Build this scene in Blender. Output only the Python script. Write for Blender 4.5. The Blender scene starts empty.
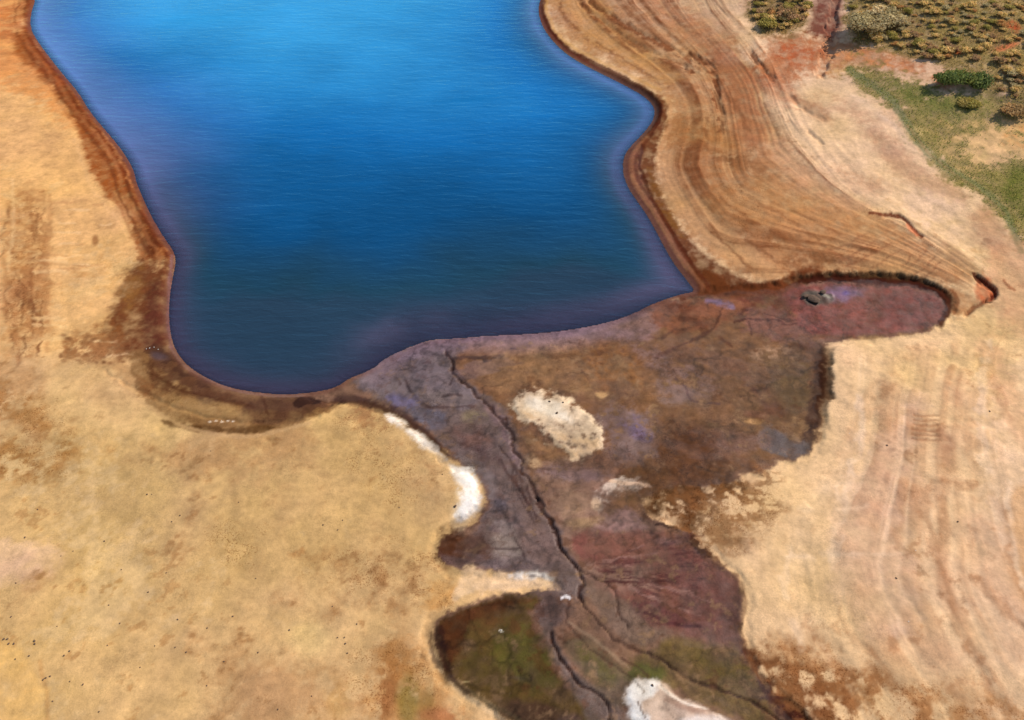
import bpy, math, random
import numpy as np
from mathutils import Vector

random.seed(7)
rs = np.random.RandomState(11)
SC = bpy.context.scene
COL = SC.collection

# ------------------------------------------------------------------ camera
CAM_H = 75.0
PITCH = math.radians(47)
F = 772.0
CX, CY = 512.0, 360.0
cp, sp = math.cos(PITCH), math.sin(PITCH)

def project(x, y, z):
    """world -> photo pixel"""
    dz = z - CAM_H
    fwd = y * cp - dz * sp
    up = y * sp + dz * cp
    fwd = np.maximum(fwd, 8.0)
    return CX + F * x / fwd, CY - F * up / fwd

def unproject(u, v, z=0.0):
    a = (u - CX) / F
    b = (CY - v) / F
    dy = cp + b * sp
    dz = -sp + b * cp
    t = (z - CAM_H) / dz
    return a * t, dy * t

# ------------------------------------------------------------------ helpers
def ss(a, b, x):
    t = np.clip((x - a) / (b - a), 0, 1)
    return t * t * (3 - 2 * t)

TAB = [rs.rand(256, 256).astype(np.float32) * 2 - 1 for _ in range(6)]

def vnoise(x, y, k=0):
    xi = np.floor(x); yi = np.floor(y)
    fx = (x - xi).astype(np.float32); fy = (y - yi).astype(np.float32)
    fx = fx * fx * (3 - 2 * fx); fy = fy * fy * (3 - 2 * fy)
    xi = xi.astype(np.int64) & 255; yi = yi.astype(np.int64) & 255
    x1 = (xi + 1) & 255; y1 = (yi + 1) & 255
    T = TAB[k]
    return (T[xi, yi] * (1 - fx) + T[x1, yi] * fx) * (1 - fy) + (T[xi, y1] * (1 - fx) + T[x1, y1] * fx) * fy

def fbm(x, y, scale, octv=4, k=0, rough=0.5):
    """scale = size in metres of the largest feature"""
    s = 0; a = 1.0; f = 1.0 / scale; tot = 0
    c, d = 0.8, 0.6
    for i in range(octv):
        X = (x * c - y * d) * f + 17.3 * i + 5 * k
        Y = (x * d + y * c) * f + 9.1 * i
        s = s + a * vnoise(X, Y, (k + i) % 6)
        tot += a
        a *= rough; f *= 2.03
        c, d = c * 0.9 - d * 0.435, c * 0.435 + d * 0.9
    return s / tot * 1.6

def seg_dist(px, py, P, closed=True):
    """distance to polyline and inside mask"""
    n = len(P)
    best = np.full(px.shape, 1e18, np.float64)
    inside = np.zeros(px.shape, bool)
    m = n if closed else n - 1
    for i in range(m):
        x1, y1 = P[i]; x2, y2 = P[(i + 1) % n]
        ex, ey = x2 - x1, y2 - y1
        L = ex * ex + ey * ey + 1e-12
        t = np.clip(((px - x1) * ex + (py - y1) * ey) / L, 0, 1)
        d = (px - x1 - t * ex) ** 2 + (py - y1 - t * ey) ** 2
        np.minimum(best, d, out=best)
        if closed and y1 != y2:
            c = ((y1 > py) != (y2 > py))
            inside ^= c & (px < ex * (py - y1) / (y2 - y1) + x1)
    return np.sqrt(best), inside

def sdist(px, py, P):
    d, ins = seg_dist(px, py, P)
    return np.where(ins, -d, d)

def smooth_poly(P, it=2):
    for _ in range(it):
        Q = []
        n = len(P)
        for i in range(n):
            a = P[i]; b = P[(i + 1) % n]
            Q.append((a[0] * .75 + b[0] * .25, a[1] * .75 + b[1] * .25))
            Q.append((a[0] * .25 + b[0] * .75, a[1] * .25 + b[1] * .75))
        P = Q
    return P

# ------------------------------------------------------------------ shorelines (traced on the water plane)
LAKE = [(20, -240), (30, -90), (30, -40), (36, 0), (31, 12), (30, 28), (38, 42), (53, 62), (66, 78), (78, 92), (90, 112), (105, 130),
        (122, 150), (133, 168), (136, 182), (148, 210), (160, 232), (174, 252), (176, 262), (172, 280), (169, 300), (169, 325),
        (173, 346), (184, 363), (202, 376), (226, 387), (252, 392), (282, 395), (312, 393), (336, 388), (350, 378),
        (372, 370), (386, 358), (408, 348), (430, 340), (455, 339), (490, 336), (520, 335), (560, 332),
        (600, 325), (630, 316), (655, 303), (682, 294), (696, 292), (688, 282), (674, 264), (663, 245), (653, 225), (641, 206),
        (629, 190), (623, 174), (623, 158), (630, 147), (643, 134), (654, 120), (655, 107), (644, 96), (628, 87),
        (608, 77), (588, 67), (570, 57), (554, 43), (543, 28), (538, 12), (540, 0), (548, -20), (575, -50), (640, -90), (700, -130), (700, -240)]
MUD = [(690, 294), (655, 303), (600, 322), (520, 331), (450, 335), (386, 352), (350, 376), (300, 391), (318, 399), (345, 398), (372, 401), (398, 411), (420, 428), (440, 446), (452, 462),
       (474, 470), (484, 492), (484, 508), (474, 522), (458, 530), (441, 538), (440, 552), (452, 566), (476, 574), (500, 573), (522, 574), (545, 574),
       (566, 586), (560, 593), (540, 592), (505, 594), (478, 599), (455, 607), (438, 617), (432, 630), (434, 652), (446, 672), (466, 690), (492, 706), (515, 720),
       (540, 745), (560, 800), (640, 860), (740, 860), (800, 800), (812, 740), (798, 722), (783, 705), (765, 690), (748, 668), (740, 648), (738, 618), (742, 598),
       (735, 582), (718, 566), (700, 550), (692, 540), (672, 527), (650, 517), (641, 502), (652, 490), (690, 488), (722, 484), (752, 474), (782, 463), (805, 453),
       (812, 440), (818, 418), (822, 395), (824, 372), (822, 347), (838, 341), (870, 338), (905, 335), (932, 331), (946, 321), (948, 308), (941, 294),
       (925, 287), (905, 283), (875, 281), (845, 279), (820, 279), (800, 282), (775, 290), (745, 290), (715, 293)]
LW = smooth_poly([tuple(map(float, unproject(u, v, 0))) for u, v in LAKE], 2)
MW = smooth_poly([tuple(map(float, unproject(u, v, 0.3))) for u, v in MUD], 2)

# ------------------------------------------------------------------ terrain grid
def axis(segs):
    out = [segs[0][0]]
    for a, b, s0, s1 in segs:
        x = a
        while x < b - 1e-6:
            t = (x - a) / (b - a)
            x += s0 + (s1 - s0) * t
            out.append(min(x, b) if x > b - 0.3 * s1 else x)
        out[-1] = b
    return np.array(out)
def geo(start, end, s0, g=1.25):
    o = []; x = start; s = s0
    while x < end:
        s *= g; x += s; o.append(x)
    return o
xc = axis([(-150, -66, .5, .24), (-66, 70, .17, .17), (70, 158, .22, .4)])
tail = np.array(geo(0, 4500, .5, 1.18))
xs = np.concatenate([-150 - tail[::-1], xc, 158 + tail])
yc = axis([(14, 60, .15, .16), (60, 110, .17, .3), (110, 200, .32, .75), (200, 420, .9, 3.5)])
tb = np.array(geo(0, 1200, .5, 1.2)); tf = np.array(geo(0, 6000, 4, 1.2))
ys = np.concatenate([14 - tb[::-1], yc, 420 + tf])
NX, NY = len(xs), len(ys)
X, Y = np.meshgrid(xs, ys)           # shape NY,NX
X = X.ravel(); Y = Y.ravel()
print('grid', NX, NY, NX * NY)

core = (Y > 5) & (Y < 330) & (np.abs(X) < 260)
ci = np.where(core)[0]
dL = np.full(X.shape, 200.0); dM = np.full(X.shape, 200.0)
dL[ci] = sdist(X[ci], Y[ci], LW)
dM[ci] = sdist(X[ci], Y[ci], MW)
far = ~core
fi = np.where(far)[0]
dL[fi] = sdist(X[fi], Y[fi], LW[::4])
dM[fi] = sdist(X[fi], Y[fi], MW[::4])

nA = fbm(X, Y, 26, 4, 0)     # broad
nB = fbm(X, Y, 7, 4, 1)      # medium
nC = fbm(X, Y, 2.2, 3, 2)    # small
nD = fbm(X, Y, 0.8, 2, 3)    # grain
nE = fbm(X, Y, 60, 3, 4)
nF = fbm(X, Y, 1.4, 4, 5, .65)

U, V = project(X, Y, 0.0 * X)

def blob(u, v, cx, cy, rx, ry, ang=0):
    c, s = math.cos(math.radians(ang)), math.sin(math.radians(ang))
    dx, dy = u - cx, v - cy
    return np.exp(-(((dx * c + dy * s) / rx) ** 2 + ((-dx * s + dy * c) / ry) ** 2))

# edge roughness of the eroded banks
nG = fbm(X, Y, 1.1, 4, 0, .7)
nH = fbm(X * .12, Y, .8, 3, 1, .6)      # fine streaks lying across the slope
edge = 0.45 * nC + 0.3 * nB + 0.5 * nG
dMe = dM + edge * 0.75
# no roughness across the mouth of the lake
d = np.minimum(dL, dMe)
dd = np.maximum(d, 0)
# side weight
right = ss(560, 760, U)
left_up = ss(420, 180, U) * ss(470, 330, V)
hs = 0.25 + .65 * blob(U, V, 900, 280, 110, 30) + 0.18 * blob(U, V, 742, 610, 40, 80) + 0.35 * blob(U, V, 435, 640, 60, 60) \
    + .55 * blob(U, V, 470, 480, 60, 60) + .35 * blob(U, V, 825, 385, 30, 60) + .35 * blob(U, V, 250, 420, 130, 30) + .5 * blob(U, V, 800, 720, 60, 30) \
    + .5 * blob(U, V, 660, 110, 60, 40) + .3 * blob(U, V, 170, 250, 30, 80)
hs = hs * np.where(V < -100, .6, 1)
slope = 0.035 + 0.05 * right * ss(700, 200, V) + 0.02 * right + 0.03 * left_up
land = hs * ss(0, 1.5, d) + 16 * (1 - np.exp(-slope * dd / 16)) + 0.03
# strandline steps on the banks, following the old water levels
dw = d + 1.1 * nA + 0.5 * nB * ss(2, 20, d)
step = fbm(dw * 1.0, dw * 0.0 + 3.3 + 0.02 * X, 3.4, 4, 2, .62)
stripw = 0 * d + .25 * left_up * ss(3, 6, d) * ss(60, 20, d)
land += step * 0.20 * stripw
land += (nE * 0.7 + nA * 0.30) * ss(2, 25, d) + nB * 0.10 * ss(.5, 6, d) + nC * 0.035 * ss(0, 1, d)
# the scrub slope rises at the far right
hill = ss(30, 75, d) * ss(720, 860, U) * ss(330, 60, V)
land += hill * 3.0

mud = 0.07 + 0.012 * np.clip(dL, 0, 60) + 0.10 * ss(0, -3, dM) * 0 + (nB * .05 + nC * .03 + nD * .012) * ss(0, 4, dL)
shelf = ss(270, 320, V) * ss(330, 420, U)
slopeL = .22 - .15 * shelf
depth = np.clip(-dL, 0, 400) * slopeL
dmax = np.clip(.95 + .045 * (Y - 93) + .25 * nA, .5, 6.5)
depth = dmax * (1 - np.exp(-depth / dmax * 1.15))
t = ss(-0.15, 0.15, dMe)
low = np.where(dL < 0, -depth - .01, mud)
Z = np.where(dL < 0, low, np.where(dMe < 0, mud, np.maximum(land, 0.07)))
Z = np.where((dL >= 0) & (dMe >= 0), np.where(dM < 3, mud * (1 - ss(0, 1.2, dMe)) + land * ss(0, 1.2, dMe), land), Z)
Z = np.where(dL >= 0, np.maximum(Z, 0.03 + 0.03 * np.clip(dL, 0, 1)), Z)

U, V = project(X, Y, Z)
frame = (U > -120) & (U < 1144) & (V > -60) & (V < 800) & (Y > 10)
FI = np.where(frame)[0]
fu = U[FI].copy(); fv = V[FI].copy()
# foreshortening-aware world noises used to roughen painted edges
fA, fB, fC, fD, fF, fG, fH = nA[FI], nB[FI], nC[FI], nD[FI], nF[FI], nG[FI], nH[FI]
fdL, fdM, fdMe = dL[FI], dM[FI], dMe[FI]
ppm = F / np.maximum(Y[FI] * cp + (CAM_H - Z[FI]) * sp, 8)     # pixels per metre there

def bbox(P, m):
    P = np.asarray(P, float)
    a = P.min(0) - m; b = P.max(0) + m
    return np.where((fu > a[0]) & (fu < b[0]) & (fv > a[1]) & (fv < b[1]))[0]

dZ = np.zeros(len(FI))
def smoothline(P, it=2):
    for _ in range(it):
        Q = [P[0]]
        for a, b in zip(P[:-1], P[1:]):
            Q.append(tuple(a[k] * .75 + b[k] * .25 for k in range(len(a))))
            Q.append(tuple(a[k] * .25 + b[k] * .75 for k in range(len(a))))
        Q.append(P[-1]); P = Q
    return P
def stroke_mask(P, width, feather, warp=0.6, it=1):
    """P list of (u,v) or (u,v,w)"""
    P = smoothline([tuple(map(float, p)) for p in P], it)
    i = bbox([p[:2] for p in P], width * 2 + feather + 4 + warp)
    px = fu[i] + warp * 1.3 * fC[i] + warp * .7 * fG[i]; py = fv[i] + warp * 1.1 * fF[i] + warp * .7 * fB[i]
    best = np.full(len(i), 1e9)
    for a, b in zip(P[:-1], P[1:]):
        ex, ey = b[0] - a[0], b[1] - a[1]
        L = ex * ex + ey * ey + 1e-9
        t = np.clip(((px - a[0]) * ex + (py - a[1]) * ey) / L, 0, 1)
        dd_ = np.hypot(px - a[0] - t * ex, py - a[1] - t * ey)
        if len(a) > 2:
            dd_ = dd_ - (a[2] + (b[2] - a[2]) * t) * .5
        else:
            dd_ = dd_ - width * .5 * (1 + .7 * fG[i])
        np.minimum(best, dd_, out=best)
    return i, ss(feather, -feather * .3, best)

# ---- old water levels: bands that run between the present shore and the upper edge of each bank
def between(A, B):
    A = smoothline([tuple(map(float, p)) for p in A], 2); B = smoothline([tuple(map(float, p)) for p in B], 2)
    d1 = seg_dist(fu, fv, A, False)[0]; d2 = seg_dist(fu, fv, B, False)[0]
    gap = 90.0
    return d1, d2, d1 / (d1 + d2 + 1e-6)
UA = [(520, -80), (536, 10), (572, 57), (650, 96), (656, 120), (632, 160), (660, 230), (700, 280), (780, 276), (860, 272), (960, 300)]
UB = [(690, -80), (712, 0), (770, 60), (790, 120), (845, 190), (930, 236), (1000, 290)]
LA = [(824, 330), (826, 400), (810, 450), (745, 486), (740, 560), (745, 650), (800, 720), (840, 800)]
LB = [(1010, 290), (1000, 350), (985, 420), (990, 500), (1010, 570), (1050, 640), (1100, 720)]
_, ub2, su = between(UA, UB)
sideB = sdist(fu, fv, [tuple(map(float, p)) for p in (UB + [(1400, 290), (1400, -80)])]) < 0
su = np.where(sideB, 1 + (1 - su) * 0 + ub2 / 160, su)
_, lb2, sl = between(LA, LB)
sideL = sdist(fu, fv, [tuple(map(float, p)) for p in (LB + [(1600, 720), (1600, 290)])]) < 0
sl = np.where(sideL, 1 + lb2 / 260, sl)
def bands(sv, n1, seed, warp):
    q = sv * n1 + warp * (fA * .5 + fB * .22)
    return fbm(q, q * 0 + seed + .004 * fu, 1.0, 4, seed % 6, .6)
bu_ = bands(su, 5.5, 3, .35); bu2 = bands(su, 24, 4, .9)
bl_ = bands(sl, 5.0, 5, .55); bl2 = bands(sl, 15, 8, 1.1)
wu = ss(3, 9, fdL) * ss(.6, 2, fdMe) * ss(300, 262, fv) * ss(500, 560, fu) * ss(1.35, .95, su)
wl = ss(1.5, 6, fdMe) * ss(290, 350, fv) * ss(700, 790, fu) * ss(2.2, 1.5, sl)
dZ += (bu_ * .20 + bu2 * .10) * wu + (bl_ * .14 + bl2 * .06) * wl
# ---- stream channels cut into the mud (real relief) : (points, width px, depth m)
CH = [
    ([(446, 352), (452, 372), (466, 384), (484, 400), (500, 418), (512, 436), (518, 452), (520, 470), (530, 484), (538, 498)], 2.4, .28),
    ([(538, 498), (548, 514), (552, 528), (560, 540), (565, 554), (574, 566), (582, 578), (580, 592), (583, 602)], 3.6, .40),
    ([(583, 602), (592, 612), (602, 626), (614, 640), (628, 648), (646, 652), (658, 660)], 1.6, .18),
    ([(650, 652), (664, 660), (678, 672), (690, 678), (706, 684), (720, 690), (740, 698), (756, 706), (772, 716), (790, 730)], 2.6, .28),
    ([(550, 632), (553, 646), (560, 656), (570, 668), (578, 684), (590, 690), (602, 700), (608, 712), (608, 730)], 3.0, .35),
    ([(581, 570), (592, 577), (606, 582), (614, 592), (618, 604), (620, 614), (626, 628)], 1.6, .16),
    ([(570, 604), (566, 612), (564, 622), (572, 632), (600, 655), (625, 672), (640, 690)], 1.2, .08),
]
for P, w, dep in CH:
    i, m = stroke_mask(P, w * .55, 2.0, 3.0)
    dZ[i] -= dep * .6 * m * (1 + .5 * fB[i])
# ---- eroded ledges on the right bank: (points, width, height). dark side faces the viewer
LED = [
    ([(690, 54), (704, 60), (712, 68), (716, 80), (718, 98), (722, 112)], 3.5, -.22),
    ([(684, 66), (695, 71)], 3.5, -.2),
    ([(588, 2), (606, 12), (628, 26), (650, 38), (668, 46), (690, 60)], 2.0, -.22),
    ([(580, 4), (596, 16), (620, 34), (640, 46), (662, 56), (684, 68)], 2.0, -.18),
    ([(884, 216), (900, 217), (908, 222), (914, 230), (920, 237)], 2.2, -.25),
    ([(978, 276), (984, 284), (993, 288), (996, 296), (988, 300)], 4.0, -.5),
    ([(986, 300), (975, 306), (968, 314)], 2.5, -.4),
    ([(750, 52), (762, 66), (773, 80)], 2.2, -.3),
    ([(820, 72), (830, 50), (832, 20), (838, -10)], 7, -.5),
    ([(788, 96), (794, 100), (802, 110), (818, 116), (824, 120)], 1.5, -.2), ([(808, 132), (822, 143)], 1.8, -.25),
    ([(104, 372), (140, 392), (180, 410), (220, 420), (270, 425), (320, 416)], 1.4, -.12),
]
for P, w, dep in LED:
    i, m = stroke_mask(P, w, 2.5, 1.5)
    dZ[i] += dep * m
# ---- raised spits and mounds
def poly_mask(P, f=3, w=3, it=2, mixn=None):
    P = smooth_poly([tuple(map(float, p)) for p in P], it)
    i = bbox(P, abs(f) + w * 2 + 3)
    s = sdist(fu[i], fv[i], P)
    n = (fC[i] * .55 + fB[i] * .5 + fG[i] * .8) if mixn is None else mixn[i]
    return i, ss(f, -f, s + w * n)
SPIT = [(628, 690), (636, 682), (650, 680), (662, 684), (676, 696), (700, 706), (722, 716), (760, 735), (740, 770), (660, 770), (648, 724), (632, 712), (626, 700)]
i, m = poly_mask(SPIT, 8, 3); dZ[i] += .35 * m
WHITE1 = [(514, 400), (524, 391), (538, 390), (552, 396), (570, 404), (584, 412), (592, 424), (604, 432), (604, 442), (592, 456), (575, 456), (560, 446), (546, 436), (530, 424), (518, 414)]
i, m = poly_mask(WHITE1, 4, 3); dZ[i] += .22 * m
EASTK = [(800, 292), (812, 288), (824, 292), (836, 296), (828, 304), (812, 308), (802, 302)]
i, m = poly_mask(EASTK, 2, 2); dZ[i] += .18 * m * (.6 + .5 * fD[i])
# ruts and scrape marks on dry banks
RUT = []
for k in range(6):
    v0 = 415 + k * 5
    RUT.append(([(914 + (k == 5) * -3, v0), (926, v0 + 1.5), (940, v0 + 1)], 1.0))
for k, (a, b) in enumerate([((826, 252), (868, 232)), ((838, 262), (876, 240)), ((846, 266), (890, 244)), ((862, 272), (900, 250)), ((905, 270), (925, 252)), ((915, 274), (934, 258)), ((812, 250), (790, 240)), ((820, 244), (850, 262)), ((925, 276), (940, 262)), ((895, 270), (912, 256))]):
    RUT.append(([a, ((a[0] + b[0]) / 2 + 2, (a[1] + b[1]) / 2 + 1), b], 1.1))
for P, w in RUT:
    i, m = stroke_mask(P, w, 1.6, 1.4); dZ[i] -= .06 * m
Z[FI] += np.where(fdL > .2, dZ, 0)
# keep everything on land above the water
Z = np.where(dL > .3, np.maximum(Z, -.25), Z)
U, V = project(X, Y, Z)
fu = U[FI].copy(); fv = V[FI].copy()

# ------------------------------------------------------------------ ground colours (dry / wet soil colours, some shade and sky reflection painted in)
KR, KG, KB = 1.15, 1.18, 1.16
def alb(c):
    c = np.array(c, float) / 255
    l = np.where(c <= .04045, c / 12.92, ((c + .055) / 1.055) ** 2.4)
    return np.maximum(l / np.array([KR, KG, KB]) - np.array([.002, .004, .005]), np.array([.006, .005, .003]))
R = np.zeros((len(X), 3))
rw = ss(430, 700, U)[:, None]
R[:] = alb((205, 166, 117)) * (1 - rw) + alb((228, 188, 142)) * rw
lu = (ss(260, 60, U) * ss(420, 200, V))[:, None]
R = R * (1 - lu) + alb((220, 168, 108)) * lu
R *= (1 + .10 * nA + .06 * nB + .05 * nC)[:, None]
R[:, 2] *= 1 + .14 * nE
WET = np.zeros(len(X)); GR = np.zeros(len(X)); SPK = np.full(len(X), .12)
C = R[FI].copy(); W = WET[FI].copy(); G = GR[FI].copy(); S = SPK[FI].copy()

def put(i, m, col, wet=None, grass=None, spk=None):
    c = alb(col)
    C[i] = C[i] * (1 - m[:, None]) + c * m[:, None]
    if wet is not None: W[i] = W[i] * (1 - m) + wet * m
    if grass is not None: G[i] = G[i] * (1 - m) + grass * m
    if spk is not None: S[i] = S[i] * (1 - m) + spk * m
def poly(P, col, op=1., f=5, w=6, th=None, **k):
    """th: 0..1 cover -> breaks the area into ragged patches"""
    i, m = poly_mask(P, f, w)
    if th is not None:
        n = fF[i] * .55 + fB[i] * .25 + fG[i] * .35
        a = .75 - 1.5 * th
        m = m * ss(a - .32, a + .32, n)
    m = m * np.clip(1 - .22 * (1 - m * .5) + .30 * fF[i] + .2 * fC[i], 0, 1)
    put(i, m * op, col, **k)
def line(P, col, w=2, op=1., f=1.6, warp=1.2, br=0, **k):
    i, m = stroke_mask(P, w, f, warp)
    if br: m = m * ss(-.5, .25, fC[i] + fB[i] * .6 + (1 - br))
    put(i, m * op, col, **k)
def ell(cx, cy, rx, ry, col, op=1., ang=0, f=.5, w=.25, th=None, **k):
    """soft ragged ellipse; f and w are fractions of the radius"""
    m_ = max(rx, ry) * (1 + f + w) + 4
    i = np.where((np.abs(fu - cx) < m_) & (np.abs(fv - cy) < m_))[0]
    c, s = math.cos(math.radians(ang)), math.sin(math.radians(ang))
    dx, dy = fu[i] - cx, fv[i] - cy
    r = np.hypot((dx * c + dy * s) / rx, (-dx * s + dy * c) / ry)
    r = r + w * (fB[i] * .7 + fC[i] * .6)
    m = ss(1 + f, 1 - f, r)
    if th is not None:
        n = fF[i] * .55 + fB[i] * .25 + fD[i] * .25
        a = .75 - 1.5 * th
        m = m * ss(a - .22, a + .22, n)
    put(i, m * op, col, **k)

land_m = (fdL > 0) & (fdMe > -.3)
# ---- strandline banding on the banks (soil layers left by the falling water)
fstep = step[FI]; fd = d[FI]; fdw = dw[FI]
band2 = fbm(fdw, fdw * 0 + 8.1 + .03 * X[FI], 1.7, 3, 4, .7)
sw = stripw[FI]
mb = np.clip((fstep * .7 + band2 * .5) * 1.1, -1, 1) * sw
upper = ss(330, 250, fv) * ss(520, 600, fu)
for cc, sg in (((150, 92, 54), 1), ((226, 186, 132), -1)):
    m = np.clip(mb * sg, 0, 1) * .4
    put(np.arange(len(FI)), m, cc)

q_ = fB * .5 + fA * .4 + fF * .35
lm = land_m * ss(600, 480, fu) * ss(1, 4, np.minimum(fdL, fdMe))
put(np.arange(len(FI)), lm * ss(.05, .55, q_) * .6, (166, 122, 76), spk=.6)
put(np.arange(len(FI)), lm * ss(.0, .6, nE[FI] + .3 * fB) * .35, (192, 152, 98))
put(np.arange(len(FI)), lm * ss(-.2, -.6, q_) * .5, (226, 190, 142))
q2 = fF * .7 + fG * .35 - fA * .3
put(np.arange(len(FI)), lm * ss(.35, .6, q2) * .5, (158, 112, 66))
lm = land_m * ss(640, 760, fu) * ss(1, 4, np.minimum(fdL, fdMe))
put(np.arange(len(FI)), lm * ss(.10, .6, q_) * .35, (192, 144, 100))
put(np.arange(len(FI)), lm * ss(.38, .65, q2) * .4, (170, 122, 82))
# ================= right upper bank
RB = [(560, -40), (545, 5), (555, 30), (600, 62), (650, 88), (672, 105), (664, 130), (648, 165), (660, 200), (690, 240), (720, 262), (770, 288), (820, 272), (890, 276), (950, 290), (985, 280),
      (930, 238), (880, 215), (840, 190), (800, 160), (770, 110), (760, 80), (740, 50), (700, 20), (690, -40)]
poly(RB, (164, 108, 66), .8, 10, 8)
poly([(556, -20), (560, 20), (600, 50), (660, 86), (690, 80), (650, 50), (610, 20), (600, -20)], (196, 144, 86), .6, 8, 6)
poly([(600, -30), (690, 40), (760, 90), (740, 40), (720, -30)], (176, 118, 84), .5, 12, 8)
poly([(655, -20), (668, 2), (700, 14), (728, 20), (745, 8), (740, -20)], (214, 178, 134), .75, 7, 8, th=.8)
poly([(700, 40), (740, 50), (770, 90), (770, 150), (735, 150), (720, 100)], (156, 96, 64), .6, 10, 8)
poly([(668, 110), (735, 130), (760, 190), (700, 210), (664, 190), (656, 150)], (158, 104, 62), .6, 10, 8)
poly([(670, 200), (760, 190), (840, 220), (900, 262), (870, 274), (770, 286), (700, 240)], (184, 130, 84), .6, 10, 10)
poly([(655, 165), (668, 200), (700, 240), (760, 280), (790, 278), (760, 250), (710, 215), (690, 180), (668, 140)], (206, 160, 112), .5, 6, 5)
poly([(770, 262), (800, 245), (830, 255), (900, 272), (850, 280), (800, 284)], (120, 72, 44), .7, 5, 6, th=.62)
ell(732, 160, 18, 6, (120, 76, 46), .7, 10, th=.6)
ell(745, 165, 30, 12, (140, 92, 58), .5, 20, th=.5)
ell(770, 240, 18, 8, (146, 96, 60), .5, 20, th=.6)
for P, w, o in [([(588, -4), (604, 12), (628, 28), (650, 40), (668, 48), (690, 62)], 3, .75), ([(578, -2), (594, 14), (592, 14), (612, 32), (640, 48), (662, 60), (690, 72)], 3, .55),
                ([(560, 0), (562, 14), (574, 28), (596, 44), (620, 56), (650, 76), (668, 88)], 1.6, .5), ([(668, 16), (690, 30), (712, 40), (740, 52)], 3, .4),
                ([(690, 54), (704, 60), (712, 68), (716, 80), (718, 98), (722, 114), (722, 130)], 5, .8), ([(684, 66), (697, 71)], 4.5, .85), ([(712, 60), (720, 76), (728, 92), (740, 112), (748, 130)], 4, .4),
                ([(750, 50), (762, 66), (774, 82)], 3, .75), ([(740, 60), (752, 76), (768, 92)], 2.4, .45), ([(698, 92), (700, 112), (698, 130), (702, 150)], 3, .4), ([(710, 110), (706, 130), (709, 150)], 3, .4),
                ([(760, 100), (776, 130), (790, 160), (820, 186), (850, 206)], 2, .35), ([(700, 200), (740, 236), (780, 262)], 2, .45), ([(720, 196), (760, 226), (800, 246)], 2.4, .4),
                ([(740, 190), (770, 206), (820, 240)], 2, .4), ([(770, 200), (800, 212), (840, 236)], 2, .35), ([(715, 232), (733, 250), (752, 268)], 1.4, .55)]:
    line(P, (104, 56, 34), w, o, 2.2, 2, br=.7)
wup = wu
def bandpaint(f1, f2, w, amt, dk, lt):
    f = f1 * .62 + f2 * .75
    br = .65 + .5 * fC + .4 * fB
    put(np.arange(len(FI)), np.clip(ss(.10, .75, f) * w * amt * br, 0, 1), dk)
    put(np.arange(len(FI)), np.clip(ss(-.10, -.75, f) * w * amt * .75 * br, 0, 1), lt)
bandpaint(bu_, bu2, wu, .72, (118, 70, 42), (214, 168, 116))
# pale dry terrace, top of the bank
PALE = [(790, 85), (812, 80), (836, 84), (870, 96), (898, 118), (912, 142), (935, 165), (975, 185), (985, 198), (968, 222), (960, 240), (985, 262), (996, 276), (984, 276), (940, 240), (900, 214),
        (862, 196), (820, 168), (800, 145), (770, 105), (762, 92)]
poly(PALE, (232, 192, 148), .9, 8, 10, th=.85)
poly([(800, 100), (830, 90), (880, 110), (905, 150), (880, 150), (850, 120), (822, 108)], (190, 142, 108), .6, 6, 8, th=.6)
poly([(790, 96), (806, 98), (828, 112), (832, 122), (818, 122), (802, 110)], (168, 120, 86), .7, 4, 3)
poly([(866, 130), (890, 132), (930, 175), (975, 195), (960, 205), (910, 182), (880, 160)], (184, 138, 104), .75, 6, 6)
poly([(830, 160), (880, 176), (900, 190), (860, 192), (835, 176)], (190, 138, 96), .6, 6, 8, th=.6)
poly([(840, 88), (870, 100), (905, 132), (918, 152), (912, 152), (890, 126), (858, 104)], (232, 196, 158), .6, 4, 3)
poly([(905, 190), (950, 196), (962, 208), (930, 226), (905, 212)], (232, 192, 160), .6, 8, 8)
poly([(965, 215), (990, 200), (1010, 240), (1000, 262), (975, 240)], (176, 128, 94), .7, 8, 6)
poly([(935, 236), (955, 244), (985, 274), (970, 270), (950, 256)], (164, 120, 84), .7, 4, 4)
poly([(775, 130), (800, 160), (840, 190), (870, 204), (850, 214), (800, 190), (770, 160)], (206, 158, 118), .5, 8, 8)
# orange scar
ORG = [(766, 40), (790, 36), (820, 34), (860, 44), (905, 56), (935, 66), (955, 78), (950, 90), (938, 90), (925, 78), (890, 72), (850, 66), (815, 70), (795, 84), (770, 84), (755, 66)]
poly(ORG, (184, 112, 70), .85, 8, 12, spk=.8)
poly([(770, 44), (812, 42), (830, 52), (800, 66), (775, 62)], (182, 92, 54), .8, 6, 12, th=.5)
poly([(822, 46), (880, 58), (925, 72), (900, 72), (860, 66), (830, 58)], (224, 148, 92), .8, 4, 6, th=.5)
poly([(820, 58), (860, 64), (920, 80), (930, 88), (880, 78), (830, 72)], (214, 168, 118), .85, 3, 6, th=.6)
poly([(934, 68), (955, 78), (948, 90), (936, 86)], (188, 88, 52), .9, 4, 3)
poly([(745, 70), (790, 78), (800, 95), (790, 110), (765, 96), (750, 84)], (178, 108, 74), .6, 8, 6)
# track between the shrubs: maroon soil with the big tree's shadow painted in
poly([(818, -30), (846, -30), (845, 20), (842, 36), (828, 40), (806, 34), (812, 20)], (112, 52, 42), .9, 5, 4)
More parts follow.
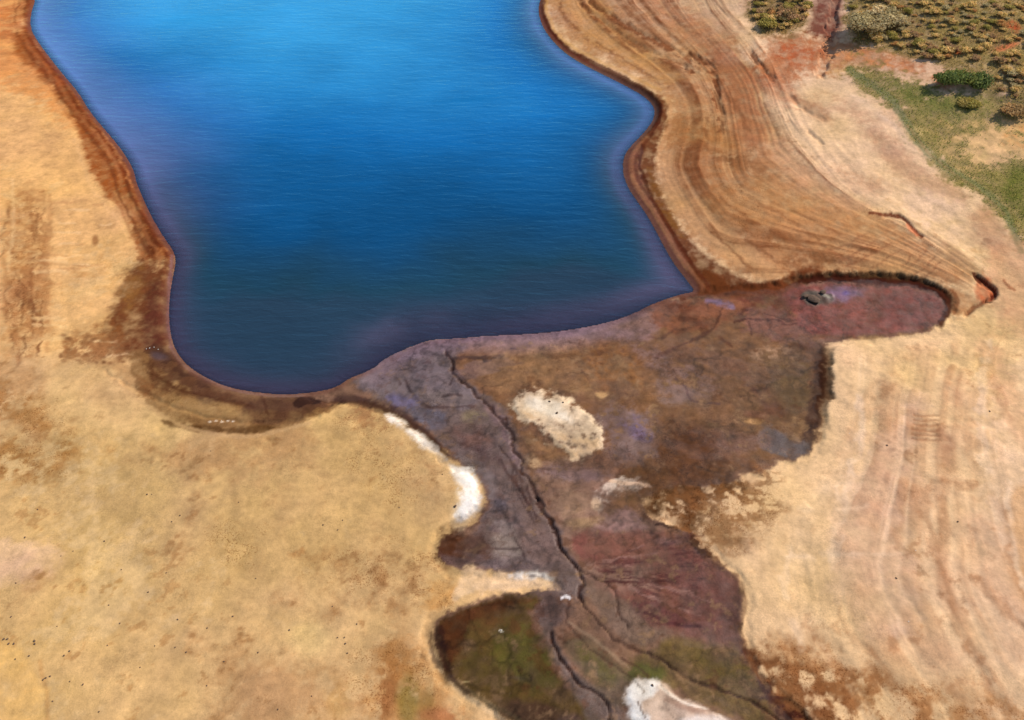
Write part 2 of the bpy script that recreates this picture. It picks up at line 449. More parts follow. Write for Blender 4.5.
# scrub slope ground
SCR = [(745, -40), (812, -40), (806, 24), (790, 34), (764, 34), (745, 16)]
poly(SCR, (128, 104, 62), .85, 6, 8, grass=.7)
SCR2 = [(846, -40), (1200, -40), (1200, 200), (1024, 118), (1000, 96), (968, 84), (948, 72), (915, 58), (870, 46), (846, 38), (842, 20)]
poly(SCR2, (146, 124, 74), .95, 5, 7, grass=.7)
poly([(900, -40), (985, -40), (1000, 40), (960, 40), (920, 20)], (156, 134, 78), .7, 10, 10, th=.6)
for P in [[(860, 30), (900, 44), (940, 60)], [(870, 22), (920, 38), (960, 60)], [(990, 76), (1010, 88), (1040, 104)], [(960, 46), (990, 70), (1030, 96)], [(1000, 90), (960, 50), (950, 10)]]:
    line(P, (190, 160, 104), 1.6, .5, 2, 2, br=.6)
ell(1013, 26, 9, 6, (196, 92, 56), .9, 30, th=.7); ell(1006, 47, 12, 3, (222, 128, 84), .95, -18); ell(958, 53, 4, 2, (206, 104, 60), .9); ell(990, 36, 14, 12, (158, 110, 74), .5)
# grass strip
GRS = [(846, 66), (870, 66), (900, 72), (925, 80), (945, 92), (975, 88), (1010, 92), (1200, 130), (1200, 300), (1040, 260), (1018, 240), (1004, 214), (980, 196), (950, 176), (925, 158), (912, 138), (900, 118), (876, 98), (855, 84)]
poly(GRS, (134, 122, 66), .92, 6, 12, grass=1)
poly(GRS, (166, 144, 92), .7, 6, 14, th=.45, grass=.3)
poly([(930, 110), (960, 100), (1000, 125), (970, 180), (940, 165)], (206, 166, 112), .75, 12, 16, th=.5, grass=.1)
poly([(880, 74), (940, 92), (975, 96), (985, 112), (940, 120), (905, 104)], (98, 112, 50), .7, 8, 8, grass=1)
poly([(1000, 165), (1040, 165), (1040, 225), (1010, 210)], (98, 106, 46), .7, 8, 6)
poly([(960, 146), (975, 132), (1000, 122), (1040, 120), (1040, 158), (1000, 164), (985, 176), (968, 162)], (232, 186, 130), .98, 5, 12, th=.78, grass=0)
poly([(1000, 128), (1040, 126), (1040, 144), (1004, 146)], (206, 146, 88), .7, 4, 6, th=.6)
ell(918, 132, 10, 4, (200, 170, 114), .8, 15, th=.5); ell(978, 152, 14, 8, (206, 172, 112), .7, 20, th=.5)
poly([(985, 84), (1040, 96), (1040, 122), (1000, 110)], (128, 108, 80), .7, 5, 5)
line([(850, 70), (870, 84), (890, 98), (906, 122), (920, 146), (945, 168), (975, 184), (996, 200), (1012, 224), (1020, 250)], (128, 130, 88), 6, .75, 2.5, 1, grass=.4)
line([(908, 126), (925, 150), (950, 172), (982, 192), (1004, 214)], (170, 134, 92), 1.6, .5, 2, 1, grass=.2)
# right edge
poly([(985, 240), (1040, 235), (1040, 330), (1004, 330), (990, 290)], (206, 152, 112), .6, 8, 8)
# gully
poly([(974, 280), (984, 276), (997, 286), (996, 298), (984, 304), (974, 298)], (190, 92, 52), .9, 3, 3)
line([(976, 274), (982, 282), (992, 288), (996, 295), (990, 300)], (84, 30, 22), 4, .9, 2, 1.5)  # shade on the gully's right side, painted as a dark line
line([(984, 302), (974, 308), (968, 314)], (100, 46, 30), 3, .8, 2, 1.5)
line([(1004, 280), (1008, 286), (1014, 290)], (140, 82, 54), 2, .7, 1.5, 1)
poly([(930, 286), (960, 284), (978, 296), (970, 312), (956, 322), (950, 310), (945, 296)], (172, 118, 74), .8, 4, 5)
line([(952, 292), (956, 300), (954, 312)], (120, 66, 38), 4, .7, 2, 2)
line([(870, 213), (884, 215), (900, 217), (908, 222), (914, 230), (921, 237)], (112, 50, 32), 2.4, .9, 1.5, 1)
line([(908, 226), (916, 234)], (206, 120, 80), 3, .7, 1.5, 1)
poly([(870, 244), (940, 255), (960, 276), (940, 286), (890, 276), (860, 270)], (196, 150, 104), .5, 6, 6)
poly([(915, 262), (950, 270), (958, 284), (935, 284)], (150, 102, 66), .6, 5, 6, th=.6)

# ================= right lower bank
poly([(822, 345), (950, 332), (960, 325), (985, 340), (940, 400), (880, 440), (815, 450)], (222, 184, 136), .6, 10, 10)
poly([(745, 480), (820, 455), (860, 470), (840, 560), (760, 640), (745, 560), (700, 530)], (228, 188, 138), .6, 10, 10)
poly([(840, 490), (900, 400), (930, 400), (900, 520), (930, 640), (870, 640), (830, 560)], (228, 188, 152), .6, 10, 12)
poly([(1000, 360), (1040, 360), (1040, 600), (1004, 560), (985, 470)], (230, 192, 156), .6, 10, 12)
poly([(1004, 490), (1040, 480), (1040, 640), (1016, 600), (1008, 560)], (202, 152, 100), .7, 6, 4)
poly([(975, 345), (1000, 340), (1016, 400), (1040, 430), (1040, 470), (1004, 420)], (214, 158, 118), .5, 8, 8)
poly([(960, 500), (1010, 540), (1040, 620), (1000, 620), (965, 560)], (214, 168, 128), .5, 8, 8)
bandpaint(bl_, bl2, wl, .42, (164, 112, 74), (238, 204, 162))
for P, w, o in [([(940, 430), (950, 470), (944, 500), (950, 520), (940, 550)], 6, .35), ([(925, 480), (928, 510), (932, 540), (946, 576), (955, 610), (966, 640), (990, 690)], 5, .45),
                ([(900, 490), (900, 520), (898, 560), (908, 600)], 4, .25), ([(845, 500), (834, 560), (836, 610), (856, 640), (890, 670)], 3, .3), ([(975, 350), (996, 380), (1010, 420)], 5, .35),
                ([(976, 580), (1000, 606), (1028, 630)], 4, .5), ([(1000, 500), (1004, 540), (1016, 570), (1030, 600)], 2, .5), ([(868, 420), (884, 394), (900, 372), (920, 350)], 6, .3),
                ([(850, 440), (862, 410), (880, 380)], 4, .25), ([(905, 450), (910, 462)], 2, .5), ([(960, 360), (955, 400), (972, 440), (976, 500)], 8, .25), ([(928, 480), (960, 484), (990, 490), (998, 512)], 3, .45),
                ([(925, 430), (940, 434), (948, 444), (952, 470)], 7, .3), ([(880, 395), (895, 386), (910, 376)], 3, .2), ([(870, 650), (900, 690), (930, 730)], 3, .35), ([(950, 690), (976, 700), (1000, 710)], 4, .3)]:
    line(P, (160, 110, 72), w, o, 5, 4, br=.7)
for P, w, o in [([(860, 396), (866, 430), (850, 470), (842, 520), (836, 560)], 5, .5), ([(990, 340), (980, 400), (985, 460), (1004, 540)], 8, .4), ([(790, 550), (784, 600), (800, 650)], 6, .35), ([(840, 480), (832, 540), (834, 600)], 3, .4), ([(780, 555), (900, 556)], 2, .4), ([(800, 510), (870, 508)], 2, .25), ([(1010, 480), (1008, 520), (1014, 560), (1030, 590)], 3, .5)]:
    line(P, (240, 206, 168), w, o, 4, 3, br=.8)
for P, w in RUT:
    line(P, (140, 92, 62), w, .5, 1.5, 1.4, br=.7)
poly([(938, 420), (950, 430), (956, 460), (946, 470), (936, 450)], (180, 132, 98), .5, 4, 3)
# ragged brown scree at the lower right and above the red basin
poly([(740, 640), (770, 640), (840, 650), (900, 680), (960, 700), (1000, 690), (1040, 700), (1040, 800), (800, 800), (790, 720)], (170, 118, 72), .8, 14, 18, th=.6, spk=.9)
poly([(745, 640), (790, 660), (850, 690), (880, 740), (800, 760), (780, 700), (750, 670)], (112, 68, 40), .92, 12, 20, th=.62, spk=1)
poly([(760, 655), (800, 690), (850, 740), (820, 760), (780, 720)], (206, 156, 106), .7, 5, 8, th=.3)
poly([(655, 480), (740, 470), (760, 500), (740, 560), (700, 560), (650, 520)], (148, 102, 62), .85, 12, 18, th=.55, spk=1)
poly([(660, 455), (720, 470), (740, 490), (700, 540), (650, 520), (645, 480)], (100, 62, 36), .9, 10, 16, th=.6, spk=1)
poly([(690, 490), (760, 480), (770, 520), (730, 560), (700, 545)], (224, 184, 130), .8, 6, 12, th=.35)

# ================= left bank
poly([(-80, 60), (60, 60), (100, 130), (140, 230), (130, 330), (60, 360), (-80, 360)], (222, 172, 112), .55, 14, 12)
poly([(-80, -40), (20, -40), (26, 20), (60, 80), (95, 130), (70, 130), (30, 90), (-80, 70)], (206, 130, 70), .7, 10, 10)
for P, w, o in [([(0, 10), (20, 6), (34, 0)], 4, .5), ([(-20, 18), (10, 16), (30, 16)], 4, .45), ([(-10, 34), (14, 36), (34, 38)], 5, .5), ([(-20, 50), (10, 52), (30, 56)], 3, .3), ([(0, 26), (20, 26)], 3, .4)]:
    line(P, (168, 84, 42), w, o, 3, 3)
for P, w, o in [([(-10, 26), (12, 30), (30, 34)], 3, .5), ([(-10, 8), (14, 2), (30, -4)], 2, .4), ([(0, 44), (20, 48)], 3, .4)]:
    line(P, (224, 164, 98), w, o, 2, 2)
RED = [(32, -40), (26, 0), (22, 26), (12, 36), (16, 56), (30, 70), (50, 84), (64, 100), (78, 128), (84, 160), (100, 190), (122, 214), (132, 232), (136, 250), (140, 262), (175, 262), (182, 250), (165, 225), (150, 195), (142, 170), (128, 145),
       (105, 115), (80, 85), (60, 62), (44, 40), (38, 20), (44, 0)]
poly(RED, (144, 76, 36), .97, 4, 4)
poly([(30, -40), (36, 0), (30, 24), (40, 46), (70, 84), (100, 126), (132, 170), (150, 214), (174, 250), (168, 250), (140, 216), (120, 172), (90, 130), (58, 92), (30, 60), (22, 30), (28, 0)], (120, 58, 34), .85, 4, 3)
for P, w, o, c in [([(36, 42), (60, 70), (84, 102), (108, 138), (126, 168), (134, 190)], 1.8, .8, (196, 128, 78)), ([(70, 92), (90, 122), (112, 156), (124, 184), (134, 206)], 1.4, .6, (188, 124, 76)),
                   ([(30, 44), (52, 78), (78, 112), (98, 148), (118, 184)], 2.5, .5, (110, 54, 32)), ([(20, 40), (40, 56), (56, 80), (78, 108)], 3, .5, (176, 98, 52)), ([(44, 58), (66, 82), (84, 102), (98, 122)], 1.6, .8, (112, 52, 40)),
                   ([(118, 148), (132, 168), (136, 186), (148, 212), (160, 236)], 3, .7, (88, 46, 32)), ([(80, 60), (68, 74)], 2, .0, (100, 50, 30)),
                   ([(76, 140), (84, 170), (100, 200), (122, 226), (136, 246)], 1.4, .5, (226, 176, 118))]:
    line(P, c, w, o, 1.6, 1.5, br=.8)
poly([(132, 215), (150, 215), (176, 250), (178, 264), (172, 282), (162, 284), (158, 262), (140, 246)], (92, 48, 30), .8, 5, 5, th=.75)
poly([(104, 200), (132, 205), (146, 240), (140, 262), (120, 262), (112, 236)], (208, 160, 108), .5, 6, 5, th=.6)
poly([(140, 258), (160, 258), (178, 285), (176, 345), (160, 364), (132, 364), (104, 352), (106, 322), (114, 298), (126, 274)], (104, 60, 38), .98, 7, 7)
poly([(60, 345), (110, 320), (130, 340), (130, 362), (70, 362)], (140, 88, 50), .7, 6, 8, th=.6)
poly([(150, 280), (170, 280), (170, 350), (140, 356), (144, 310)], (88, 48, 38), .9, 6, 5)
poly([(118, 296), (134, 270), (146, 262), (140, 290), (130, 320)], (150, 104, 56), .6, 8, 8, th=.6)
poly([(130, 225), (150, 225), (170, 240), (176, 268), (166, 280), (152, 262)], (88, 44, 30), .5, 5, 8, th=.6)
for off, c_, o_ in ((1.2, (86, 42, 30), .6), (2.1, (160, 100, 62), .5), (3.0, (104, 56, 36), .6), (3.9, (150, 92, 56), .4)):
    q = np.abs(fdL + .22 * fB + .25 * fC - off) * 1.4 + .3 * np.clip(fB, 0, 1)
    put(np.arange(len(FI)), ss(.6, .15, q) * ss(230, 170, fu) * ss(275, 255, fv) * o_, c_)
# furrows at the far left
for k in range(9):
    x0 = 4 + k * 5.5 + rs.rand() * 2
    a0, a1 = 195 + rs.rand() * 60, 300 + rs.rand() * 70
    line([(x0 + 3, a0), (x0 + 1 - rs.rand() * 3, (a0 + a1) / 2), (x0 + rs.rand() * 4, a1)], (150, 94, 56), 2.2, .42, 3, 2.5, br=.55)
poly([(4, 190), (46, 190), (50, 260), (44, 360), (0, 360)], (164, 110, 66), .7, 8, 10, th=.6, spk=.9)
for k in range(34):
    x0 = rs.rand() * 44; v0 = 195 + rs.rand() * 150; L_ = 10 + rs.rand() * 30
    line([(x0, v0), (x0 + rs.randn() * 2, v0 + L_ * .5), (x0 + rs.randn() * 3, v0 + L_)], (116, 72, 44), .8, .6, 1.6, 2.5, br=.7)
for k in range(26):
    x0 = 44 + rs.rand() * 70; v0 = 200 + rs.rand() * 160; L_ = 8 + rs.rand() * 20
    line([(x0, v0), (x0 + L_, v0 + rs.randn())], (176, 124, 80) if k % 2 else (236, 194, 140), 1, .45, 1.5, 1.5, br=.7)
for k in range(60):
    x0 = 60 + rs.rand() * 70; v0 = 335 + rs.rand() * 28
    ell(x0, v0, 1.5 + 2 * rs.rand(), 1 + rs.rand(), (124, 80, 50), .6)
line([(30, 210), (34, 240), (30, 290)], (136, 84, 50), 2, .6, 2, 2, br=.6); line([(32, 300), (42, 320), (40, 350)], (120, 72, 46), 1.8, .7, 2, 2, br=.7)
line([(12, 180), (14, 220), (8, 270)], (234, 192, 136), 2, .5, 2, 1.5)
for v0 in (262, 272, 318, 326, 338): line([(34, v0), (50, v0 - 1), (66, v0 + 1)], (232, 190, 134), 2, .5, 2, 2, br=.5)
poly([(60, 346), (90, 340), (120, 336), (128, 352), (112, 360), (70, 358)], (156, 106, 66), .8, 4, 6, th=.65)
ell(95, 240, 3, 5, (140, 92, 56), .8)
ell(80, 272, 10, 8, (168, 118, 72), .5, th=.5)
poly([(-60, 380), (20, 384), (50, 410), (84, 450), (60, 476), (20, 470), (-60, 490)], (156, 108, 60), .75, 14, 14, th=.62)
poly([(-60, 384), (16, 390), (30, 408), (10, 420), (-60, 420)], (168, 116, 66), .5, 8, 10, th=.7)
poly([(10, 420), (40, 430), (70, 470), (30, 450)], (206, 166, 116), .4, 8, 8)
poly([(-60, 462), (20, 456), (40, 470), (10, 482), (-60, 486)], (146, 96, 54), .6, 6, 6, th=.6)
poly([(40, 372), (100, 360), (150, 400), (200, 425), (260, 432), (200, 450), (100, 430), (60, 400)], (222, 182, 124), .6, 10, 8)
poly([(140, 440), (170, 452), (175, 464), (150, 458)], (180, 132, 80), .5, 5, 6, th=.6)
poly([(90, 430), (120, 450), (150, 470), (100, 460)], (176, 130, 82), .4, 8, 8, th=.6)
# dark wet crescent, lower-left shore
CRE = [(122, 352), (140, 346), (166, 352), (184, 368), (210, 384), (250, 396), (300, 398), (336, 392), (348, 398), (330, 412), (300, 424), (262, 434), (220, 434), (185, 426), (160, 414), (138, 398), (132, 376)]
poly(CRE, (128, 92, 56), .92, 3, 4, spk=.6)
put(np.arange(len(FI)), ss(3.6, 2.6, fdL + .8 * fC) * (fdL > -.3) * ss(340, 352, fv) * ss(362, 345, fu) * .95, (108, 76, 52), wet=.2)
poly([(138, 362), (166, 356), (184, 372), (210, 386), (250, 398), (262, 408), (240, 410), (205, 400), (170, 394), (150, 384)], (88, 56, 38), .9, 4, 6, th=.85)
poly([(240, 396), (300, 397), (345, 390), (338, 402), (316, 414), (288, 424), (262, 426), (240, 416)], (84, 56, 42), .9, 4, 5)
line([(300, 402), (320, 398), (340, 395)], (50, 32, 28), 8, .92, 3, 3)
line([(318, 398), (345, 397), (372, 401), (398, 411), (420, 428)], (50, 34, 30), 6, .85, 3, 3)
line([(150, 350), (166, 356), (184, 370), (206, 384)], (66, 40, 32), 7, .7, 3, 5)
poly([(152, 418), (185, 424), (230, 427), (280, 424), (270, 433), (220, 435), (185, 431)], (84, 54, 30), .9, 2, 2)
poly([(180, 395), (240, 404), (256, 420), (230, 422), (190, 416), (165, 406)], (176, 140, 88), .6, 4, 5, th=.6)
poly([(132, 372), (150, 380), (152, 398), (140, 396)], (122, 78, 46), .7, 4, 5, th=.6)
line([(150, 372), (176, 388), (204, 398), (236, 404), (252, 408)], (74, 44, 30), 1.8, .6, 1.5, 2, br=.6); line([(262, 396), (264, 406), (268, 414)], (70, 40, 30), 1.6, .6, 1.5, 2)
ell(158, 356, 9, 4, (86, 68, 66), .9, 10)
for a in (210, 216, 222, 228, 233): ell(a, 421 + (a % 4) * .4, 1.8, 1, (222, 196, 160), .9)
line([(170, 347), (182, 364), (202, 377), (226, 388), (252, 393.5), (282, 396.5), (312, 394.5)], (142, 110, 90), 1.6, .8, 1.2, .3, wet=.7)
line([(104, 372), (124, 390), (150, 408), (185, 428), (230, 438), (262, 436), (310, 422)], (196, 156, 106), 2.5, .7, 1.6, 1)
# golden plain tints
poly([(180, 480), (330, 430), (440, 470), (440, 560), (300, 600), (200, 560)], (196, 158, 106), .6, 24, 24)
poly([(60, 470), (200, 440), (230, 520), (120, 560), (60, 530)], (184, 152, 104), .5, 20, 24, th=.6)
poly([(150, 520), (290, 500), (300, 600), (180, 620)], (188, 152, 102), .4, 20, 24, th=.6)
poly([(-60, 540), (40, 540), (64, 556), (20, 590), (-60, 580)], (222, 182, 142), .7, 8, 8)
poly([(-60, 640), (10, 640), (42, 668), (46, 760), (-60, 760)], (226, 178, 108), .65, 5, 5)
line([(40, 660), (46, 690), (48, 730)], (186, 134, 78), 2.5, .45, 2, 1)
poly([(300, 560), (420, 540), (450, 560), (448, 600), (380, 610), (310, 590)], (146, 104, 64), .75, 14, 16, th=.45)
poly([(360, 440), (400, 440), (415, 480), (390, 500), (350, 470)], (146, 100, 58), .6, 8, 14, th=.35)
ell(393, 470, 8, 10, (150, 104, 62), .6, th=.5); ell(296, 548, 9, 9, (160, 112, 66), .7, th=.5)
poly([(205, 530), (250, 520), (262, 560), (215, 570)], (166, 134, 88), .55, 16, 16, th=.5)
poly([(320, 410), (360, 400), (400, 430), (450, 480), (420, 470), (370, 430)], (160, 116, 76), .7, 6, 10, th=.5)
poly([(345, 400), (380, 404), (392, 420), (375, 424), (350, 412)], (146, 104, 70), .7, 4, 6, th=.6)
poly([(360, 680), (390, 640), (430, 640), (450, 690), (480, 740), (350, 750)], (176, 120, 64), .6, 12, 14, th=.7)
ell(387, 694, 11, 34, (132, 78, 46), .6, 10, th=.55, spk=1); ell(402, 668, 18, 18, (168, 116, 64), .5, th=.5, spk=1)
ell(408, 706, 12, 26, (120, 110, 48), .6, 0, th=.75); ell(428, 710, 8, 20, (130, 106, 52), .5)
ell(340, 700, 16, 22, (180, 136, 74), .5, th=.6); ell(440, 716, 22, 10, (160, 96, 64), .6, th=.6)
ell(350, 690, 12, 20, (196, 150, 104), .5, th=.4)
line([(432, 652), (446, 676), (466, 696), (492, 712), (508, 724)], (224, 188, 140), 4, .7, 2.5, 1)
ell(310, 640, 22, 16, (214, 182, 124), .5)
poly([(425, 590), (450, 580), (470, 590), (440, 612), (425, 620)], (196, 140, 76), .7, 6, 8)

# ================= mud flats
mm = ss(.35, -.2, fdMe) * (fdL > -1)
idx = np.where(mm > 0)[0]
put(idx, mm[idx], (124, 92, 72), wet=.35, spk=.25)
Cm0 = None
land_after = C.copy(); W0 = W.copy()
# inside mud zones
BR = (118, 82, 54)
poly([(450, 335), (600, 322), (690, 298), (720, 292), (810, 290), (830, 345), (824, 440), (780, 462), (650, 490), (640, 520), (560, 530), (530, 480), (510, 430), (470, 385), (452, 365)], BR, .9, 5, 6, wet=.35)
poly([(455, 338), (520, 335), (600, 330), (590, 345), (540, 352), (470, 356)], (150, 112, 86), .8, 5, 6)
poly([(460, 360), (540, 350), (640, 350), (640, 390), (600, 400), (540, 385), (520, 390), (500, 400)], (146, 108, 74), .7, 8, 10)
poly([(560, 350), (640, 340), (650, 380), (600, 400)], (136, 88, 48), .7, 10, 10, th=.55, spk=.8)
poly([(630, 345), (680, 350), (730, 380), (780, 400), (760, 440), (700, 430), (660, 400)], (118, 84, 58), .7, 10, 12)
poly([(620, 330), (660, 345), (690, 370), (720, 390), (700, 396), (660, 372), (630, 352)], (120, 92, 86), .6, 8, 10, th=.6, wet=.75)
poly([(660, 395), (700, 385), (720, 400), (670, 408)], (130, 98, 78), .7, 6, 6, wet=.6)
# the wet peninsula and the wash near the shore, sky reflection painted in as purple grey
poly([(600, 322), (650, 306), (690, 296), (660, 330), (640, 345), (600, 336)], (132, 100, 96), .7, 5, 5, wet=.7)
poly([(648, 322), (655, 305), (676, 298), (700, 302), (740, 296), (760, 300), (740, 316), (705, 330), (670, 332)], (124, 76, 54), .9, 4, 5, wet=.3)
poly([(664, 306), (680, 299), (700, 306), (690, 312), (676, 312)], (84, 42, 26), .8, 4, 4, th=.8)
poly([(702, 300), (715, 299), (732, 304), (735, 309), (720, 306)], (112, 92, 116), .8, 2.5, 3, wet=1)
poly([(740, 296), (790, 286), (810, 282), (820, 300), (815, 320), (770, 310), (740, 306)], (96, 48, 36), .8, 5, 8, th=.75)
poly([(740, 310), (800, 312), (826, 330), (822, 345), (780, 340), (740, 330)], (118, 72, 58), .8, 5, 7, wet=.6)
line([(683, 314), (700, 322), (716, 334), (730, 346)], (80, 44, 28), 5, .75, 3, 3, br=.8)
line([(724, 308), (716, 322), (706, 334), (688, 342), (670, 352), (656, 358)], (82, 50, 38), 2, .75, 1.5, 1.5)
line([(646, 338), (662, 338), (676, 328), (690, 326)], (86, 54, 42), 1.8, .6, 1.5, 2)
line([(734, 318), (750, 318), (770, 320), (800, 326), (826, 330)], (74, 34, 26), 1.6, .8, 1.5, 2.5, br=.6)
line([(738, 312), (752, 308), (780, 318), (800, 322)], (70, 34, 26), 1.4, .7, 1.5, 2.5, br=.5)
line([(750, 322), (752, 334)], (70, 36, 28), 1.4, .7, 1.2, 1)
poly([(752, 356), (780, 346), (800, 352), (790, 360), (765, 362)], (196, 154, 122), .8, 4, 6, th=.6)
poly([(780, 345), (822, 338), (824, 352), (800, 350)], (84, 56, 44), .85, 3, 4)
# east brown corner
poly([(745, 360), (820, 350), (824, 400), (816, 440), (780, 462), (740, 450), (730, 400)], (112, 82, 56), .8, 8, 10, spk=.7)
poly([(770, 370), (812, 360), (816, 400), (790, 410), (770, 395)], (92, 74, 48), .7, 8, 8)
poly([(815, 346), (824, 350), (824, 400), (814, 440), (806, 452), (800, 440), (812, 400), (810, 370)], (62, 36, 26), .85, 3, 4)
poly([(745, 380), (775, 390), (790, 420), (760, 410)], (82, 50, 44), .6, 6, 8, th=.6)
poly([(752, 432), (775, 430), (795, 440), (808, 450), (790, 458), (760, 452)], (84, 72, 72), .9, 5, 6, wet=.75)
poly([(700, 438), (740, 430), (770, 436), (760, 452), (720, 456)], (124, 88, 72), .8, 6, 6, wet=.6)
poly([(655, 440), (690, 430), (730, 450), (760, 465), (720, 480), (670, 486), (650, 470)], (92, 56, 34), .9, 10, 14, th=.66, spk=.8)
poly([(680, 430), (710, 432), (720, 452), (690, 460)], (88, 48, 26), .7, 6, 8)
ell(692, 452, 10, 5, (150, 106, 72), .6, th=.5); ell(752, 421, 10, 3, (176, 132, 84), .8, 5, th=.6); ell(756, 414, 10, 3, (150, 104, 78), .7, 10)
poly([(730, 414), (770, 408), (780, 416), (750, 420)], (92, 56, 36), .7, 4, 6, th=.6)
# pools left of centre, mud tinted purple for the sky they reflect
poly([(596, 410), (620, 408), (650, 420), (660, 440), (652, 462), (610, 462), (604, 440), (600, 424)], (122, 98, 92), .85, 8, 12, th=.8, wet=.7)
poly([(615, 420), (640, 422), (656, 438), (640, 440), (624, 434)], (112, 94, 118), .8, 5, 8, th=.7, wet=.95)
poly([(655, 380), (670, 378), (690, 385), (700, 392), (680, 404), (664, 398)], (122, 96, 88), .7, 7, 8, th=.7, wet=.8)
line([(676, 378), (686, 386), (688, 400), (700, 402), (720, 404)], (84, 58, 54), 1.2, .7, 1.2, 1)
# brown streak near white patch
poly([(522, 428), (545, 436), (570, 458), (552, 462), (530, 446)], (150, 110, 74), .7, 5, 5)
poly([(530, 460), (600, 466), (625, 478), (610, 500), (580, 560), (560, 540), (540, 500)], (146, 112, 92), .85, 6, 6, wet=.45)
poly([(535, 466), (575, 468), (610, 472), (612, 480), (570, 482), (540, 476)], (120, 98, 100), .7, 4, 4, wet=.8)
poly([(548, 492), (590, 486), (596, 510), (570, 520), (552, 510)], (152, 122, 92), .6, 6, 6)
line([(526, 468), (560, 469), (600, 468)], (82, 54, 46), 1.0, .6, 1, .8, br=.5)
# speckle dark around (640-660, 470-520)
poly([(620, 468), (660, 462), (680, 490), (660, 520), (645, 524), (630, 500), (612, 498), (612, 486)], (92, 66, 40), .85, 5, 8, th=.65)
poly([(640, 500), (660, 505), (664, 522), (650, 526), (640, 516)], (70, 42, 28), .8, 3, 4, th=.8)
# white spits
poly(WHITE1, (232, 204, 168), .95, 4, 9, th=.93, spk=.4, wet=0)
poly([(518, 412), (540, 424), (560, 446), (575, 458), (600, 450), (596, 436), (580, 442), (556, 430), (536, 416)], (212, 172, 126), .8, 5, 6, th=.7)
poly([(520, 398), (545, 396), (566, 412), (576, 424), (560, 420), (530, 410)], (238, 222, 198), .8, 4, 4)
ell(601, 396, 10, 4, (196, 156, 108), .6, 0, th=.6); ell(533, 462, 8, 5, (206, 168, 126), .7, 20, th=.65)
poly([(596, 486), (606, 478), (622, 478), (652, 484), (640, 488), (620, 488), (608, 494), (600, 508), (592, 508)], (220, 196, 170), .85, 4, 8, th=.7)
ell(596, 504, 5, 6, (206, 170, 132), .8)
line([(612, 482), (630, 484), (648, 486)], (224, 184, 146), 2, .7, 1.5, 1.5)
ell(592, 522, 24, 5, (164, 130, 92), .65, -2, th=.7)
# purple pond (625,520)
poly([(606, 516), (625, 508), (638, 510), (640, 522), (650, 530), (620, 534), (590, 534)], (140, 106, 98), .8, 4, 4, wet=.8)

# delta + grey stream floor
poly([(350, 378), (386, 356), (430, 341), (455, 341), (470, 345), (450, 362), (462, 378), (490, 395), (512, 420), (522, 450), (528, 478), (545, 505), (562, 535), (585, 575), (588, 600), (560, 600), (552, 590), (520, 574), (476, 572),
      (462, 545), (488, 505), (484, 480), (456, 462), (430, 430), (400, 408), (372, 400)], (106, 88, 82), .95, 4, 6, wet=.55)
poly([(352, 382), (390, 360), (430, 346), (446, 352), (450, 372), (470, 388), (484, 402), (470, 410), (430, 408), (400, 400), (372, 396)], (112, 98, 98), .8, 4, 6, wet=.8)
poly([(382, 394), (410, 397), (424, 405), (400, 408)], (104, 96, 128), .7, 4, 5, th=.7, wet=1)  # violet: sky reflected in the wet film, painted into the mud
poly([(404, 408), (440, 406), (450, 416), (440, 430), (420, 424)], (94, 92, 104), .7, 4, 4, wet=.9)
poly([(418, 392), (460, 388), (478, 404), (430, 406)], (124, 106, 98), .7, 4, 3, wet=.6)
poly([(340, 392), (372, 398), (400, 408), (426, 428), (446, 450), (458, 462), (444, 456), (418, 440), (396, 420), (360, 404), (330, 402)], (66, 44, 38), .92, 2.5, 2)
poly([(446, 428), (480, 424), (500, 440), (490, 452), (460, 450)], (104, 76, 66), .8, 5, 8, th=.6)
poly([(454, 440), (480, 444), (500, 452), (506, 470), (490, 462), (470, 452)], (76, 50, 46), .65, 4, 6, th=.55)
ell(474, 417, 12, 6, (124, 108, 78), .6, th=.6)
poly([(475, 395), (500, 410), (514, 440), (522, 466), (510, 460), (500, 430)], (124, 96, 96), .7, 4, 4, wet=.7)
poly([(440, 450), (480, 462), (500, 480), (496, 500), (484, 500), (484, 480), (470, 466)], (112, 98, 92), .7, 4, 4)
poly([(490, 500), (505, 498), (510, 516), (496, 516)], (100, 88, 92), .8, 4, 4, wet=.6, th=.7)
poly([(484, 520), (510, 518), (520, 540), (522, 560), (500, 564), (484, 550)], (142, 124, 110), .85, 4, 6, th=.75)
poly([(512, 520), (540, 520), (560, 550), (570, 575), (540, 566), (520, 545)], (124, 98, 88), .8, 4, 4)
for P, w in [([(506, 522), (512, 536), (520, 548), (524, 556)], 2), ([(490, 548), (505, 550), (520, 548)], 1.6), ([(520, 476), (522, 492), (530, 508), (540, 518)], 1.6), ([(514, 470), (512, 486), (526, 510)], 1.3), ([(526, 500), (534, 524), (540, 534)], 2.2), ([(500, 460), (510, 476), (524, 498)], 1.4),
             ([(466, 380), (458, 372), (446, 358)], 1.2), ([(406, 380), (410, 390), (416, 400), (430, 406)], 2), ([(396, 378), (400, 384)], 3), ([(422, 364), (430, 363)], 2), ([(411, 366), (414, 368)], 3), ([(408, 406), (450, 407), (474, 407)], 1.5), ([(444, 396), (456, 394), (462, 396)], 1.4),
             ([(446, 362), (460, 358), (490, 358), (504, 354)], 2.2), ([(484, 361), (490, 360)], 3), ([(512, 348), (516, 348)], 2), ([(453, 362), (454, 374), (450, 384)], 1.5)]:
    line(P, (70, 50, 46), w, .75, 1.3, 1.2, br=.7)
ell(556, 356, 16, 2.5, (96, 64, 42), .7, -4, th=.7); ell(600, 352, 14, 2.5, (92, 58, 36), .7, -12, th=.7); ell(530, 357, 12, 2, (110, 76, 50), .6, 0, th=.7)
